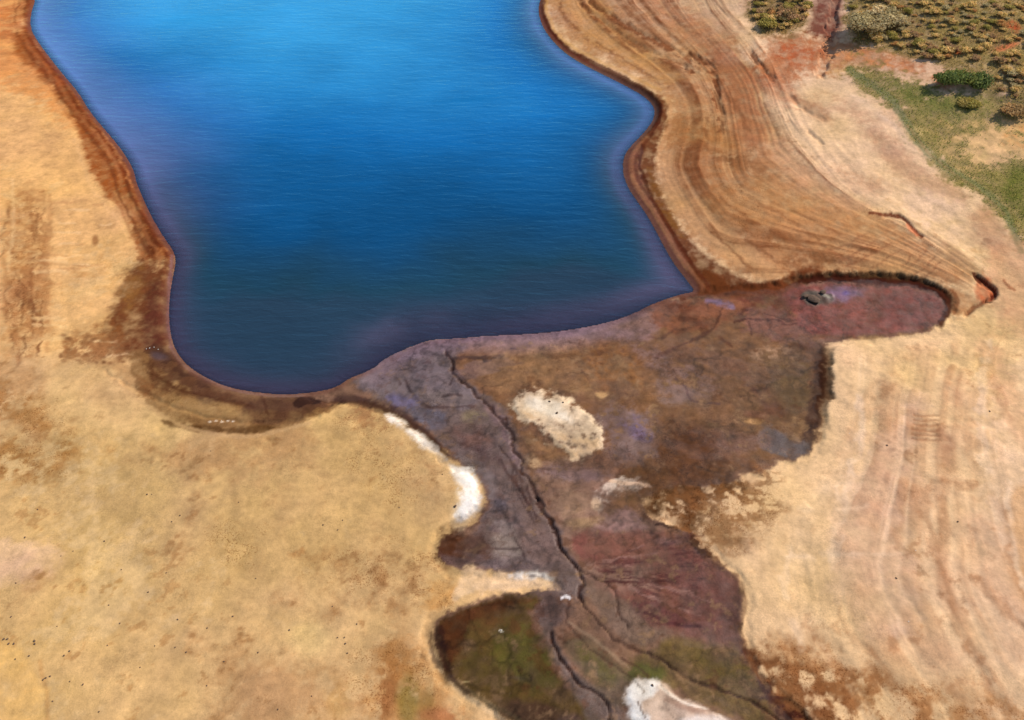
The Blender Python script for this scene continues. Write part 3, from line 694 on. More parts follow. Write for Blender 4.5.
for P in [[(574, 342), (582, 352), (590, 360)], [(588, 338), (594, 346), (600, 354)], [(618, 346), (624, 352)], [(560, 346), (580, 366), (598, 392)], [(628, 340), (648, 350)]]:
    line(P, (110, 76, 56), 1.2, .6, 1.2, 1, br=.7)
# white strip along the stream's west bank
poly([(384, 414), (398, 416), (410, 428), (430, 440), (444, 456), (456, 466), (474, 470), (484, 490), (484, 504), (474, 520), (462, 532), (452, 530), (450, 512), (456, 500), (458, 480), (446, 466), (430, 452), (408, 434), (392, 422)], (226, 196, 150), .6, 3, 3, wet=0)
poly([(385, 414), (396, 417), (412, 430), (432, 443), (446, 456), (442, 458), (424, 446), (404, 432), (390, 422)], (238, 226, 208), .95, 3, 4, wet=0, th=.9)
poly([(448, 462), (462, 468), (474, 472), (481, 490), (484, 502), (476, 514), (464, 522), (456, 520), (456, 506), (462, 494), (458, 480)], (242, 234, 218), .97, 3.5, 5, wet=0, th=.95)
# dark brown patch
poly([(438, 534), (452, 528), (460, 536), (476, 530), (490, 545), (490, 558), (470, 566), (452, 562), (440, 552)], (78, 46, 32), .95, 4, 9, wet=.1, spk=.8)
poly([(470, 528), (490, 520), (500, 540), (492, 562), (474, 566), (462, 550)], (96, 72, 62), .8, 7, 8)
# pale spit with white tip
poly([(462, 570), (480, 568), (500, 572), (524, 574), (545, 574), (560, 582), (552, 590), (530, 590), (500, 592), (470, 598), (450, 604), (456, 588)], (222, 186, 142), .92, 3, 6, wet=0)
poly([(506, 574), (530, 568), (548, 572), (558, 580), (556, 588), (545, 580), (530, 578), (516, 580)], (234, 220, 200), .9, 3, 5, wet=0, th=.75)
ell(533, 576, 4, 2, (96, 84, 78), .8)
line([(562, 598), (566, 596), (570, 598)], (236, 228, 220), 1.8, .95, 1, .4)
# grey brushy knot below the spit
poly([(524, 590), (545, 584), (556, 592), (572, 598), (578, 608), (566, 620), (552, 630), (536, 625), (526, 606)], (92, 74, 68), .9, 5, 9, th=.8, spk=1)
poly([(545, 596), (560, 602), (560, 616), (545, 618)], (62, 48, 44), .8, 5, 8, th=.6)
# green basin
GB = [(545, 592), (505, 595), (478, 600), (455, 609), (440, 620), (434, 632), (436, 654), (448, 674), (468, 692), (494, 708), (518, 722), (550, 750), (600, 760), (600, 715), (580, 700), (556, 668), (545, 640), (532, 620)]
poly(GB, (84, 66, 36), .97, 4, 6, wet=.15, grass=.3, spk=.5)
poly([(490, 640), (530, 620), (548, 640), (560, 680), (540, 690), (500, 680)], (86, 80, 38), .8, 12, 14, grass=.6)
poly([(450, 660), (480, 650), (520, 690), (490, 690)], (84, 70, 40), .6, 6, 6)
poly([(438, 620), (470, 604), (520, 596), (520, 606), (480, 616), (462, 640), (452, 668), (440, 652)], (74, 40, 26), .85, 4, 5)
poly([(433, 626), (444, 624), (448, 650), (450, 676), (440, 664), (433, 646)], (46, 28, 26), .8, 3, 3)
poly([(500, 700), (540, 700), (580, 716), (590, 740), (540, 740)], (72, 50, 42), .8, 5, 5)
line([(455, 682), (480, 698), (508, 714), (520, 722)], (96, 80, 56), 3, .7, 2.5, 1.5)
ell(501, 631, 2.4, 1.2, (214, 200, 176), .9, 35); ell(466, 682, 3, .8, (150, 130, 90), .8)
poly([(470, 610), (500, 604), (500, 640), (480, 640)], (86, 58, 34), .6, 6, 8, th=.5)
# right of it: grey lane of stream B and olive floor
poly([(536, 614), (552, 620), (556, 640), (575, 672), (600, 690), (620, 705), (624, 740), (600, 740), (580, 700), (556, 668), (546, 640)], (104, 88, 80), .92, 4, 4, wet=.4)
poly([(556, 636), (580, 630), (610, 650), (640, 690), (625, 712), (600, 690), (575, 668)], (96, 80, 58), .85, 5, 5, grass=.3)
poly([(575, 640), (600, 655), (620, 680), (600, 684), (585, 670)], (88, 80, 38), .7, 6, 7, th=.65, grass=.5)
poly([(625, 655), (680, 640), (735, 650), (770, 690), (790, 730), (740, 724), (690, 700), (664, 680), (640, 676)], (104, 82, 48), .95, 8, 10, grass=.4)
poly([(640, 662), (662, 668), (664, 680), (640, 682), (625, 676)], (78, 80, 34), .8, 6, 6, grass=.6)
poly([(660, 640), (700, 636), (720, 650), (700, 660), (660, 655)], (116, 92, 50), .8, 6, 6)
poly([(690, 650), (740, 660), (770, 690), (740, 690), (700, 676)], (90, 74, 36), .7, 8, 8, th=.6)
line([(568, 622), (590, 636), (610, 652), (630, 668)], (150, 122, 96), 1.6, .6, 1.4, 1)
line([(680, 678), (700, 686), (712, 690)], (132, 104, 72), 3, .6, 2, 1)
# middle floor between channels
poly([(588, 600), (585, 580), (600, 580), (650, 600), (680, 626), (660, 640), (640, 646), (610, 630)], (118, 94, 78), .9, 5, 5, wet=.4)
# red basin
RBAS = [(568, 535), (610, 532), (650, 530), (680, 534), (700, 548), (720, 566), (738, 582), (742, 600), (738, 622), (738, 645), (700, 640), (670, 630), (640, 612), (620, 598), (596, 580), (578, 562), (566, 545)]
poly(RBAS, (120, 76, 62), .95, 5, 6, wet=.4)
poly([(660, 540), (690, 545), (735, 585), (738, 640), (700, 630), (680, 600)], (98, 60, 54), .75, 10, 8, wet=.5)
poly([(575, 560), (640, 566), (660, 590), (620, 590), (590, 578)], (138, 108, 90), .8, 8, 7)
poly([(568, 536), (590, 538), (582, 550), (600, 556), (620, 556), (618, 564), (590, 562), (574, 556)], (112, 62, 54), .6, 4, 7, th=.7)
poly([(622, 600), (650, 596), (670, 612), (700, 628), (670, 626), (640, 618)], (98, 50, 50), .75, 4, 5, th=.7)
poly([(712, 580), (740, 590), (740, 645), (722, 640), (726, 610)], (92, 66, 58), .7, 4, 5, th=.7)
for k in range(75):
    a_ = -.32 + .78 * rs.rand(); r0 = 25 + 75 * rs.rand(); r1 = r0 + 22 + 45 * rs.rand()
    bend = rs.randn() * 2.5
    pts = [(572 + q * math.cos(a_) , 566 + q * math.sin(a_) * .85 + bend * math.sin((q - r0) / (r1 - r0) * 3)) for q in np.linspace(r0, r1, 5)]
    pts = [p for p in pts if p[0] < 732]
    if len(pts) < 2: continue
    line(pts, (80, 40, 38) if k % 5 else (156, 116, 102), .3 + rs.rand() * .7, .55, 1.2, 2.2, br=.7)
line([(582, 578), (600, 581), (640, 582), (690, 580), (720, 578)], (74, 38, 34), 1.4, .75, 1.2, 1.4, br=.9)
line([(645, 612), (665, 622), (690, 628), (700, 626)], (70, 34, 36), 2.6, .75, 1.8, 1.5)
# shade at the foot of the eroded scarp, painted as a dark band
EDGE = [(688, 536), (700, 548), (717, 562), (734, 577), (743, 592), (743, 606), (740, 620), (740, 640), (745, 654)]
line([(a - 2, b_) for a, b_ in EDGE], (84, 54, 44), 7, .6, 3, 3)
# finger pond floor
FIN = [(780, 292), (800, 284), (845, 281), (900, 285), (935, 292), (946, 306), (944, 320), (930, 330), (900, 334), (850, 338), (826, 342), (800, 330)]
poly(FIN, (122, 64, 54), .95, 4, 3, wet=.5, spk=.5)
poly([(880, 290), (925, 292), (944, 306), (940, 322), (900, 330), (880, 318)], (104, 54, 46), .7, 8, 4, wet=.55)
poly([(822, 288), (850, 286), (868, 292), (850, 300), (826, 300)], (120, 94, 118), .75, 4, 3, wet=1)  # sky sheen on the pond, painted violet
ell(846, 293, 4, 2.5, (96, 84, 140), .5, wet=1)
line([(800, 280), (845, 278), (900, 281), (930, 287), (946, 300), (948, 312), (942, 324)], (64, 26, 20), 5, .85, 3, 1.5)  # shaded bank around the finger, painted as a dark rim
line([(800, 336), (850, 338), (900, 335), (930, 330)], (110, 72, 44), 2.5, .6, 2, 1)
poly(EASTK, (86, 78, 66), .95, 2, 2.5, wet=.4, th=.8); ell(812, 300, 4, 3, (36, 38, 34), .9); ell(826, 296, 5, 1.6, (170, 160, 140), .7, 15, th=.6)
# brown wet slope right of lake, above the finger mouth
WR = [(690, 292), (700, 285), (740, 292), (775, 294), (805, 284), (830, 276), (810, 262), (770, 284), (745, 280), (715, 262), (695, 244), (670, 214), (658, 190), (654, 165), (660, 140), (668, 118), (668, 104), (656, 94), (636, 84), (610, 72),
      (590, 62), (572, 52), (558, 38), (549, 22), (546, 4), (550, -20), (575, -46), (545, -30), (537, 0), (540, 25), (552, 42), (572, 58), (610, 78), (645, 96), (656, 110), (654, 122), (640, 138), (622, 158), (624, 176), (640, 205), (664, 248)]
poly(WR, (104, 56, 34), .95, 2.5, 2)
poly([(626, 150), (640, 140), (644, 152), (640, 170), (654, 206), (672, 236), (690, 268), (700, 286), (690, 286), (664, 246), (640, 206), (624, 176)], (134, 80, 54), .9, 2.5, 1.5, wet=.5)
line([(684, 293), (700, 290), (724, 290), (750, 290), (782, 287)], (100, 54, 34), 9, .95, 2.5, 1.5)
line([(643, 146), (638, 162), (646, 186), (660, 214), (676, 240), (692, 264), (700, 284)], (74, 34, 24), 3, .8, 2, 1.2)
line([(632, 176), (646, 204), (662, 230), (678, 256), (688, 274)], (168, 118, 74), 1.8, .7, 1.5, .8)
poly([(644, 160), (656, 172), (664, 200), (690, 240), (690, 250), (668, 226), (652, 196), (644, 176)], (128, 84, 44), .8, 3, 4, th=.6)
line([(539, -6), (541, 14), (550, 32), (566, 48), (590, 62), (622, 78), (648, 92), (660, 104), (660, 118), (650, 134)], (74, 30, 24), 4.2, .85, 2, .8)
line([(546, 0), (548, 18), (558, 36), (580, 52), (610, 66), (640, 80), (660, 90)], (206, 154, 90), 2, .55, 1.6, 1)
line([(538, 0), (540, 18), (550, 36), (570, 54), (600, 70)], (132, 66, 50), 1.6, .7, 1.2, .4)
line([(668, 100), (672, 112), (668, 132), (660, 150)], (196, 142, 96), 3, .6, 2, 1)
poly([(690, 262), (730, 280), (770, 288), (740, 298), (694, 297), (684, 285)], (98, 54, 32), .95, 3, 3)
for off, c_, o_ in ((.5, (108, 58, 48), .8), (1.3, (150, 96, 66), .6), (2.1, (92, 46, 32), .7)):
    q = np.abs(fdL + .15 * fB + .12 * fC - off)
    put(np.arange(len(FI)), ss(.5, .1, q) * ss(590, 640, fu) * ss(296, 284, fv) * ss(120, 150, fv) * o_, c_)
# shore foot of the left side
line([(30, 24), (40, 46), (66, 80), (104, 130), (134, 172), (148, 212), (172, 252)], (96, 46, 40), 1.8, .8, 1.3, .6, wet=.4)
line([(172, 256), (169, 290), (168, 325), (172, 348)], (134, 92, 92), 2.2, .8, 1.5, .4, wet=.9)
# white pillow spit at the bottom
poly(SPIT, (214, 186, 162), .97, 3, 4, wet=0, grass=0, spk=.25)
poly([(628, 692), (636, 683), (648, 680), (658, 684), (652, 692), (650, 694), (640, 702), (646, 716), (652, 730), (640, 726), (630, 710)], (244, 238, 230), .95, 4, 5)
poly([(660, 696), (700, 708), (720, 718), (700, 716), (672, 708)], (160, 124, 102), .75, 3, 4)
poly([(656, 692), (676, 694), (700, 704), (720, 714), (700, 710), (676, 702)], (140, 98, 76), .6, 4, 5, th=.6)
line([(660, 686), (670, 694), (682, 702), (706, 709)], (236, 218, 196), 2, .8, 1.5, .8)
line([(638, 702), (642, 712), (648, 722)], (110, 84, 70), 1.3, .7, 1, .6)
poly([(700, 714), (730, 718), (760, 740), (690, 740), (670, 722)], (230, 216, 204), .8, 4, 3)
# channels are dark and wet at the bottom
for P, w, dep in CH:
    line(P, (58, 38, 34), w * .55 + .3, min(.9, .45 + dep * 1.2), 1.8, 3.0, wet=.3)
for P in [[(520, 470), (514, 480), (522, 496), (534, 508), (536, 520)], [(526, 486), (532, 500), (528, 512)], [(500, 446), (512, 462), (520, 476)]]:
    line(P, (60, 38, 36), 1.6, .7, 1.2, 1.5)
line([(606, 582), (640, 583), (680, 582)], (80, 42, 38), 1.2, .6, 1.2, 1)
for P in [[(648, 676), (640, 668), (622, 658)], [(700, 682), (712, 680)], [(756, 706), (762, 696)]]:
    line(P, (70, 44, 34), 1.4, .6, 1.2, 1)

# cut faces of the eroded banks: soil darkened to paint in their shade
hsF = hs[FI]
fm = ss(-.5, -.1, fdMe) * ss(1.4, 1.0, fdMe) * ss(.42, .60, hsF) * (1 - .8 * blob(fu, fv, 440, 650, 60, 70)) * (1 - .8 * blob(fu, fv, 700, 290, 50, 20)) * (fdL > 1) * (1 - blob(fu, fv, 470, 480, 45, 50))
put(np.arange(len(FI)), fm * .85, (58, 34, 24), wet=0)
put(np.arange(len(FI)), ss(1.1, .3, fdL) * (fdL > -.5) * (.6 + .35 * ss(560, 620, fu)), (108, 68, 54), wet=.4)
fm = ss(4.5, .2, fdL + .7 * fB) * (fdL > 0) * ss(325, 335, fv) * ss(350, 390, fu) * ss(700, 640, fu) + ss(1.6, .2, fdL) * (fdL > 0) * ss(300, 330, fv) * ss(520, 600, fu) * ss(700, 690, fu)
put(np.arange(len(FI)), np.clip(fm, 0, 1) * .75, (126, 102, 112), wet=.8)  # lilac margin: reflected sky painted into the wet mud
for P in ([(300, 560), (420, 540), (450, 560), (448, 600), (380, 610), (310, 590)], [(350, 430), (410, 430), (440, 490), (400, 520), (345, 480)], [(655, 480), (740, 470), (790, 500), (750, 560), (700, 560), (650, 520)],
          [(735, 640), (850, 650), (960, 700), (1040, 700), (1040, 800), (780, 760)], [(4, 190), (50, 190), (52, 260), (46, 370), (0, 370)], [(60, 340), (130, 330), (130, 366), (60, 366)], [(440, 425), (500, 430), (506, 480), (450, 460)],
          [(430, 590), (470, 590), (470, 640), (450, 690), (430, 660)], [(-20, 380), (70, 400), (80, 480), (-20, 480)], [(700, 190), (760, 170), (800, 260), (740, 250)], [(660, 110), (730, 110), (740, 160), (670, 170)],
          [(340, 640), (440, 640), (460, 730), (340, 730)], [(200, 520), (270, 520), (270, 570), (200, 570)], [(640, 420), (760, 400), (800, 460), (700, 480), (640, 480)], [(320, 404), (400, 420), (440, 470), (380, 460)]):
    i, m = poly_mask(P, 14, 14); S[i] = np.maximum(S[i], m * .9)
line([(656, 524), (672, 530)] + EDGE, (46, 27, 22), 2.8, .85, 2.0, 4.5, br=.9)  # low scarp's shade, drawn as a dark painted edge
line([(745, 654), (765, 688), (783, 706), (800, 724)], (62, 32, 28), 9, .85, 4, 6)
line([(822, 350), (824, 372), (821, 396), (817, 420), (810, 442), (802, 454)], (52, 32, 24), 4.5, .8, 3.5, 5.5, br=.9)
line([(800, 280), (845, 278), (900, 281), (930, 286), (946, 298), (949, 310), (944, 322)], (64, 30, 24), 4.5, .7, 3, 3.5)  # second pass of painted shade along the finger's bank
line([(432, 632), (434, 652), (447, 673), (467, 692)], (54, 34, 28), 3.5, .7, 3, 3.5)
poly([(640, 440), (700, 430), (740, 470), (740, 500), (700, 515), (660, 520), (640, 490)], (88, 56, 34), .8, 14, 20, th=.62, spk=1)
i, m = poly_mask([(655, 480), (730, 462), (790, 466), (775, 510), (745, 560), (705, 555), (655, 520)], 16, 22)
n_ = fF[i] * .5 + fG[i] * .7 + fH[i] * .3
put(i, m * ss(-.15, .35, n_) * .75, (134, 90, 54), spk=1)
i, m = poly_mask([(745, 640), (790, 640), (850, 655), (900, 690), (960, 730), (800, 780), (770, 700)], 16, 22)
n_ = fF[i] * .5 + fG[i] * .7 + fH[i] * .3
put(i, m * ss(-.1, .4, n_) * .75, (140, 92, 56), spk=1)
# underwater bed
sh = ss(.0, -1.2, fdL)
ii = np.where(fdL < .2)[0]
m = ss(.2, -1.0, fdL[ii])
put(ii, m * .85, (110, 84, 96))
mud_w = ss(.3, -.3, fdMe) * (fdL > 0)
mw2 = mud_w * ss(330, 345, fv) * ss(830, 800, fu) * ss(.42, .26, C[:, 0])
gray = ss(545, 480, fu)
n_a = fF * .6 + fG * .5 + fB * .3
put(np.arange(len(FI)), mw2 * ss(.25, .6, n_a) * .55 * (1 - .4 * gray), (84, 52, 34), spk=.6)
put(np.arange(len(FI)), mw2 * ss(-.35, -.7, n_a) * .45 * (1 - .5 * gray), (164, 128, 94), wet=.1)
n_w = fbm(X[FI] * .6 + 31, Y[FI] * 1.3, 5, 4, 3, .6)
put(np.arange(len(FI)), mw2 * ss(.3, .55, n_w) * (.12 + .2 * gray), (110, 92, 94), wet=.95)
put(np.arange(len(FI)), mw2 * ss(.2, .6, n_w - fA * .4) * .3 * (1 - gray) * ss(520, 500, fv), (96, 60, 36))
ridge = np.clip(1 - np.abs(fbm(X[FI], Y[FI], 5.5, 5, 2, .6)) * 7, 0, 1)
ridge2 = np.clip(1 - np.abs(fbm(X[FI] + 40, Y[FI] * .8, 2.6, 4, 4, .6)) * 6, 0, 1)
dark_w = ss(.18, .06, C.mean(1))          # the darkest wet soils show little pattern
C *= (1 - mud_w * (.42 * ridge * ss(-.5, .4, fA + fB) + .32 * ridge2 * ss(-.4, .4, fB - fA)))[:, None]
pat = (.07 * fD + .09 * fF + .07 * fC) * (1 + 1.6 * mud_w * ss(.5, .35, C[:, 0])) + .02 * fH * (1 - mud_w)
pat += (1 - mud_w) * (-.16 * ss(.25, .75, fF * .6 + fG * .5) * ss(-.2, .6, fB + fA))
C *= np.clip(1 + pat, .35, 1.6)[:, None]
C[:, 2] *= 1 + .10 * fB
R[FI] = C; WET[FI] = W; GR[FI] = G; SPK[FI] = S
R = np.clip(R, .004, .85)

# ------------------------------------------------------------------ mesh building
def grid_mesh(name, X, Y, Z, nx, ny, keep=None):
    idx = np.arange(nx * ny).reshape(ny, nx)
    q = np.stack([idx[:-1, :-1], idx[:-1, 1:], idx[1:, 1:], idx[1:, :-1]], -1).reshape(-1, 4)
    remap = None
    if keep is not None:
        q = q[keep[q].any(1)]
        used = np.unique(q)
        remap = np.full(nx * ny, -1); remap[used] = np.arange(len(used))
        q = remap[q]; sel = used
    else:
        sel = np.arange(nx * ny)
    me = bpy.data.meshes.new(name)
    me.vertices.add(len(sel)); me.loops.add(len(q) * 4); me.polygons.add(len(q))
    me.vertices.foreach_set('co', np.stack([X[sel], Y[sel], Z[sel]], -1).astype(np.float32).ravel())
    me.loops.foreach_set('vertex_index', q.astype(np.int32).ravel())
    me.polygons.foreach_set('loop_start', np.arange(0, len(q) * 4, 4, dtype=np.int32))
    me.polygons.foreach_set('loop_total', np.full(len(q), 4, np.int32))
    me.polygons.foreach_set('use_smooth', np.ones(len(q), bool))
    me.update(calc_edges=True)
    return me, sel
def attr(me, name, arr):
    a = me.attributes.new(name, 'FLOAT_COLOR', 'POINT')
    o = np.ones((len(arr), 4), np.float32); o[:, :arr.shape[1]] = arr
    a.data.foreach_set('color', o.ravel())
def fattr(me, name, arr):
    a = me.attributes.new(name, 'FLOAT', 'POINT'); a.data.foreach_set('value', arr.astype(np.float32))

# ------------------------------------------------------------------ materials
def mat(name):
    m = bpy.data.materials.new(name); m.use_nodes = True
    nt = m.node_tree; nt.nodes.clear()
    return m, nt, nt.nodes.new('ShaderNodeOutputMaterial')
def N(nt, t, **k):
    n = nt.nodes.new(t)
    for a, b in k.items(): setattr(n, a, b)
    return n
def noise(nt, vec, scale, detail=4, rough=.55, dist=0.):
    n = N(nt, 'ShaderNodeTexNoise'); n.inputs['Scale'].default_value = scale
    n.inputs['Detail'].default_value = detail; n.inputs['Roughness'].default_value = rough; n.inputs['Distortion'].default_value = dist
    nt.links.new(vec, n.inputs['Vector']); return n.outputs['Fac']
def mapr(nt, val, a, b, c, d_):
    n = N(nt, 'ShaderNodeMapRange'); n.clamp = True
    for i_, x in zip((1, 2, 3, 4), (a, b, c, d_)): n.inputs[i_].default_value = x
    nt.links.new(val, n.inputs[0]); return n.outputs[0]
def math_(nt, op, a, b=None):
    n = N(nt, 'ShaderNodeMath', operation=op)
    for i_, x in enumerate((a, b)):
        if x is None: continue
        if isinstance(x, (int, float)): n.inputs[i_].default_value = x
        else: nt.links.new(x, n.inputs[i_])
    return n.outputs[0]
def mixc(nt, fac, a, b, mode='MIX'):
    n = N(nt, 'ShaderNodeMix', data_type='RGBA', blend_type=mode)
    for k_, x in ((0, fac), (6, a), (7, b)):
        if isinstance(x, (int, float)): n.inputs[k_].default_value = x
        elif isinstance(x, tuple): n.inputs[k_].default_value = (*x, 1) if len(x) == 3 else x
        else: nt.links.new(x, n.inputs[k_])
    return n.outputs[2]

gm, nt, out = mat('soil')
L = nt.links
geo_n = N(nt, 'ShaderNodeNewGeometry'); P_ = geo_n.outputs['Position']
ac = N(nt, 'ShaderNodeAttribute', attribute_name='tint'); ap = N(nt, 'ShaderNodeAttribute', attribute_name='props')
sep = N(nt, 'ShaderNodeSeparateColor'); L.new(ap.outputs['Color'], sep.inputs[0])
wet, gra, spk = sep.outputs[0], sep.outputs[1], sep.outputs[2]
n1 = noise(nt, P_, 1.6, 6, .7); n2 = noise(nt, P_, .55, 5, .65); n3 = noise(nt, P_, 5.5, 3, .6)
c = mixc(nt, 1.0, ac.outputs['Color'], mapr(nt, n1, .28, .72, .86, 1.14), 'MULTIPLY')
c = mixc(nt, 1.0, c, mapr(nt, n2, .3, .7, .90, 1.10), 'MULTIPLY')
# dark crumbs, only where the soil is crumbly
n5 = noise(nt, P_, 5.2, 4, .75)
patch = noise(nt, P_, .16, 4, .6)
amp = mapr(nt, patch, .35, .65, .25, 1.0)
g_ = math_(nt, 'ADD', 1.0, math_(nt, 'MULTIPLY', math_(nt, 'SUBTRACT', n5, .5), math_(nt, 'MULTIPLY', amp, 1.15)))
c = mixc(nt, 1.0, c, g_, 'MULTIPLY')
st = N(nt, 'ShaderNodeVectorMath', operation='MULTIPLY'); L.new(P_, st.inputs[0]); st.inputs[1].default_value = (.5, 1.1, 1)
n6 = noise(nt, st.outputs[0], .8, 5, .65, .8)
c = mixc(nt, 1.0, c, mapr(nt, n6, .3, .7, .965, 1.035), 'MULTIPLY')
crumb = mapr(nt, n5, .50, .60, 0, 1)
crumb = math_(nt, 'MULTIPLY', crumb, mapr(nt, n2, .40, .58, .15, 1))
crumb = math_(nt, 'MULTIPLY', crumb, spk)
# drying cracks and veins in the wet silt
vn = noise(nt, P_, .75, 6, .62, .6)
vein = math_(nt, 'SUBTRACT', 1.0, math_(nt, 'MULTIPLY', math_(nt, 'ABSOLUTE', math_(nt, 'SUBTRACT', vn, .5)), 26.0))
vein = math_(nt, 'MULTIPLY', math_(nt, 'MAXIMUM', vein, 0.0), math_(nt, 'MULTIPLY', mapr(nt, wet, .1, .5, 0, .55), mapr(nt, patch, .4, .6, .2, 1)))
c = mixc(nt, vein, c, mixc(nt, 1.0, c, (.45, .38, .36), 'MULTIPLY'))
dark = mixc(nt, 1.0, c, (.44, .35, .28), 'MULTIPLY')
c = mixc(nt, crumb, c, dark)
# blades and litter tone in the vegetated soil
n4 = noise(nt, P_, .9, 5, .75)
gfac = math_(nt, 'MULTIPLY', gra, mapr(nt, n4, .45, .62, 0, .75))
c = mixc(nt, gfac, c, mixc(nt, 1.0, c, (.50, .62, .50), 'MULTIPLY'))
b = N(nt, 'ShaderNodeBsdfPrincipled'); L.new(c, b.inputs['Base Color'])
wn = math_(nt, 'MULTIPLY', wet, mapr(nt, n2, .35, .6, .55, 1))
L.new(mapr(nt, wn, 0, 1, .95, .16), b.inputs['Roughness'])
L.new(mapr(nt, wn, 0, 1, .02, .42), b.inputs['Specular IOR Level'])
bh = math_(nt, 'ADD', math_(nt, 'MULTIPLY', n1, 1.0), math_(nt, 'MULTIPLY', n3, .25))
bh = math_(nt, 'ADD', bh, math_(nt, 'MULTIPLY', n4, .6))
bu = N(nt, 'ShaderNodeBump'); bu.inputs['Distance'].default_value = .10
L.new(bh, bu.inputs['Height']); L.new(mapr(nt, wn, 0, 1, .5, .10), bu.inputs['Strength'])
L.new(bu.outputs[0], b.inputs['Normal']); L.new(b.outputs[0], out.inputs[0])

me, sel = grid_mesh('ground', X, Y, Z, NX, NY)
attr(me, 'tint', R)
attr(me, 'props', np.stack([WET, GR, SPK], -1))
me.materials.append(gm)
ground = bpy.data.objects.new('ground', me); COL.objects.link(ground)
ground['kind'] = 'structure'; ground['label'] = 'bare drought-cracked reservoir bed of sand, red soil and wet mud'

# ------------------------------------------------------------------ water
wm, nt, out = mat('lake_water')
L = nt.links
P_ = N(nt, 'ShaderNodeNewGeometry').outputs['Position']
ad = N(nt, 'ShaderNodeAttribute', attribute_name='depth'); dep = ad.outputs['Fac']
rip = N(nt, 'ShaderNodeVectorMath', operation='MULTIPLY'); L.new(P_, rip.inputs[0]); rip.inputs[1].default_value = (.32, 1, 1)
r1 = noise(nt, rip.outputs[0], .9, 4, .6, .4); r2 = noise(nt, rip.outputs[0], .22, 3, .5); r3 = None
df = N(nt, 'ShaderNodeBsdfDiffuse'); L.new(N(nt, 'ShaderNodeAttribute', attribute_name='body_sky').outputs['Color'], df.inputs[0])
tr = N(nt, 'ShaderNodeBsdfTransparent'); tr.inputs[0].default_value = (.88, .86, .95, 1)
m1 = N(nt, 'ShaderNodeMixShader'); L.new(mapr(nt, dep, 0, .42, .10, 1), m1.inputs[0]); L.new(tr.outputs[0], m1.inputs[1]); L.new(df.outputs[0], m1.inputs[2])
gl = N(nt, 'ShaderNodeBsdfGlossy'); gl.inputs[0].default_value = (.30, .80, 1, 1); gl.inputs['Roughness'].default_value = .12
bu = N(nt, 'ShaderNodeBump'); bu.inputs['Distance'].default_value = .3; bu.inputs['Strength'].default_value = .5
L.new(math_(nt, 'ADD', r1, math_(nt, 'MULTIPLY', r2, .8)), bu.inputs['Height'])
L.new(bu.outputs[0], gl.inputs['Normal']); L.new(bu.outputs[0], df.inputs['Normal'])
fr = N(nt, 'ShaderNodeFresnel'); fr.inputs[0].default_value = 1.42; L.new(bu.outputs[0], fr.inputs['Normal'])
asl = N(nt, 'ShaderNodeAttribute', attribute_name='breeze')
ff = math_(nt, 'MULTIPLY', math_(nt, 'MULTIPLY', fr.outputs[0], 1.9), asl.outputs['Fac'])
m2 = N(nt, 'ShaderNodeMixShader'); L.new(ff, m2.inputs[0]); L.new(m1.outputs[0], m2.inputs[1]); L.new(gl.outputs[0], m2.inputs[2])
L.new(m2.outputs[0], out.inputs[0])

keep = (dL < .8)
WZ = np.zeros_like(Z)
me, sel = grid_mesh('lake_water', X, Y, WZ, NX, NY, keep)
u_, v_ = project(X[sel], Y[sel], WZ[sel])
dp = np.maximum(-Z[sel], 0); fattr(me, 'depth', dp)
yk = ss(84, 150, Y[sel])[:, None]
shal = np.array([(.105, .066, .120)]) * (1 - yk) + np.array([(.12, .20, .48)]) * yk      # shoreline silt with sky reflection mixed into the colour
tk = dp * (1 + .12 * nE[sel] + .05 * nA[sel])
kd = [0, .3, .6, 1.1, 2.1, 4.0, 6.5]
kc = np.array([(.036, .034, .058), (.026, .030, .048), (.010, .034, .054), (.001, .048, .140), (.002, .115, .34), (.026, .27, .56), (.035, .30, .60)])  # brighter far blues carry painted sky reflection as well as water colour
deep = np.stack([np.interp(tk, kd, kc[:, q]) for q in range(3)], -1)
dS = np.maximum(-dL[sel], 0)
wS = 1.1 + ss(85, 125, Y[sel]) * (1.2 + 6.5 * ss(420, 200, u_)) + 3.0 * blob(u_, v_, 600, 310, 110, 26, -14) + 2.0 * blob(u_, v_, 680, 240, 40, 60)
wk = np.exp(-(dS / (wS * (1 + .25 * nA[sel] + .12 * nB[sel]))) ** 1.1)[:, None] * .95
body_sky = deep * (1 - wk) + shal * wk
plume = blob(u_ + 6 * nA[sel], v_ + 5 * nB[sel], 400, 336, 52, 14, -12) * .6 + blob(u_ + 6 * nB[sel], v_ + 4 * nA[sel], 640, 306, 60, 12, -18) * .5 + 0
plume = np.clip(plume * (1 + .5 * nB[sel]), 0, 1)[:, None]
body_sky = body_sky * (1 - plume) + np.array([(.075, .058, .095)]) * plume
body_sky *= (1 + .10 * nA[sel] + .09 * nE[sel] + .07 * nH[sel] + .04 * nB[sel])[:, None]
attr(me, 'body_sky', body_sky)
u_, v_ = project(X[sel], Y[sel], WZ[sel])
bz = 1 + .10 * nA[sel] + .12 * nE[sel]
nn = .5 * nA[sel] + .4 * nB[sel]
for cx, cy, rx, ry, a_, s_ in ((155, 22, 80, 7, -4, .55), (240, 14, 60, 5, -5, .3), (236, 68, 26, 4, 12, .35), (210, 58, 30, 3, 0, .2), (468, 99, 34, 3.5, -5, .5), (440, 14, 24, 5, -8, .3), (385, 6, 24, 4, 0, .25), (640, 20, 10, 10, 0, 0)):
    bz *= 1 - s_ * blob(u_ + 8 * nn, v_ + 2.5 * nn, cx, cy, rx, ry, a_)
fattr(me, 'breeze', bz)
me.materials.append(wm)
lake = bpy.data.objects.new('lake_water', me); COL.objects.link(lake)
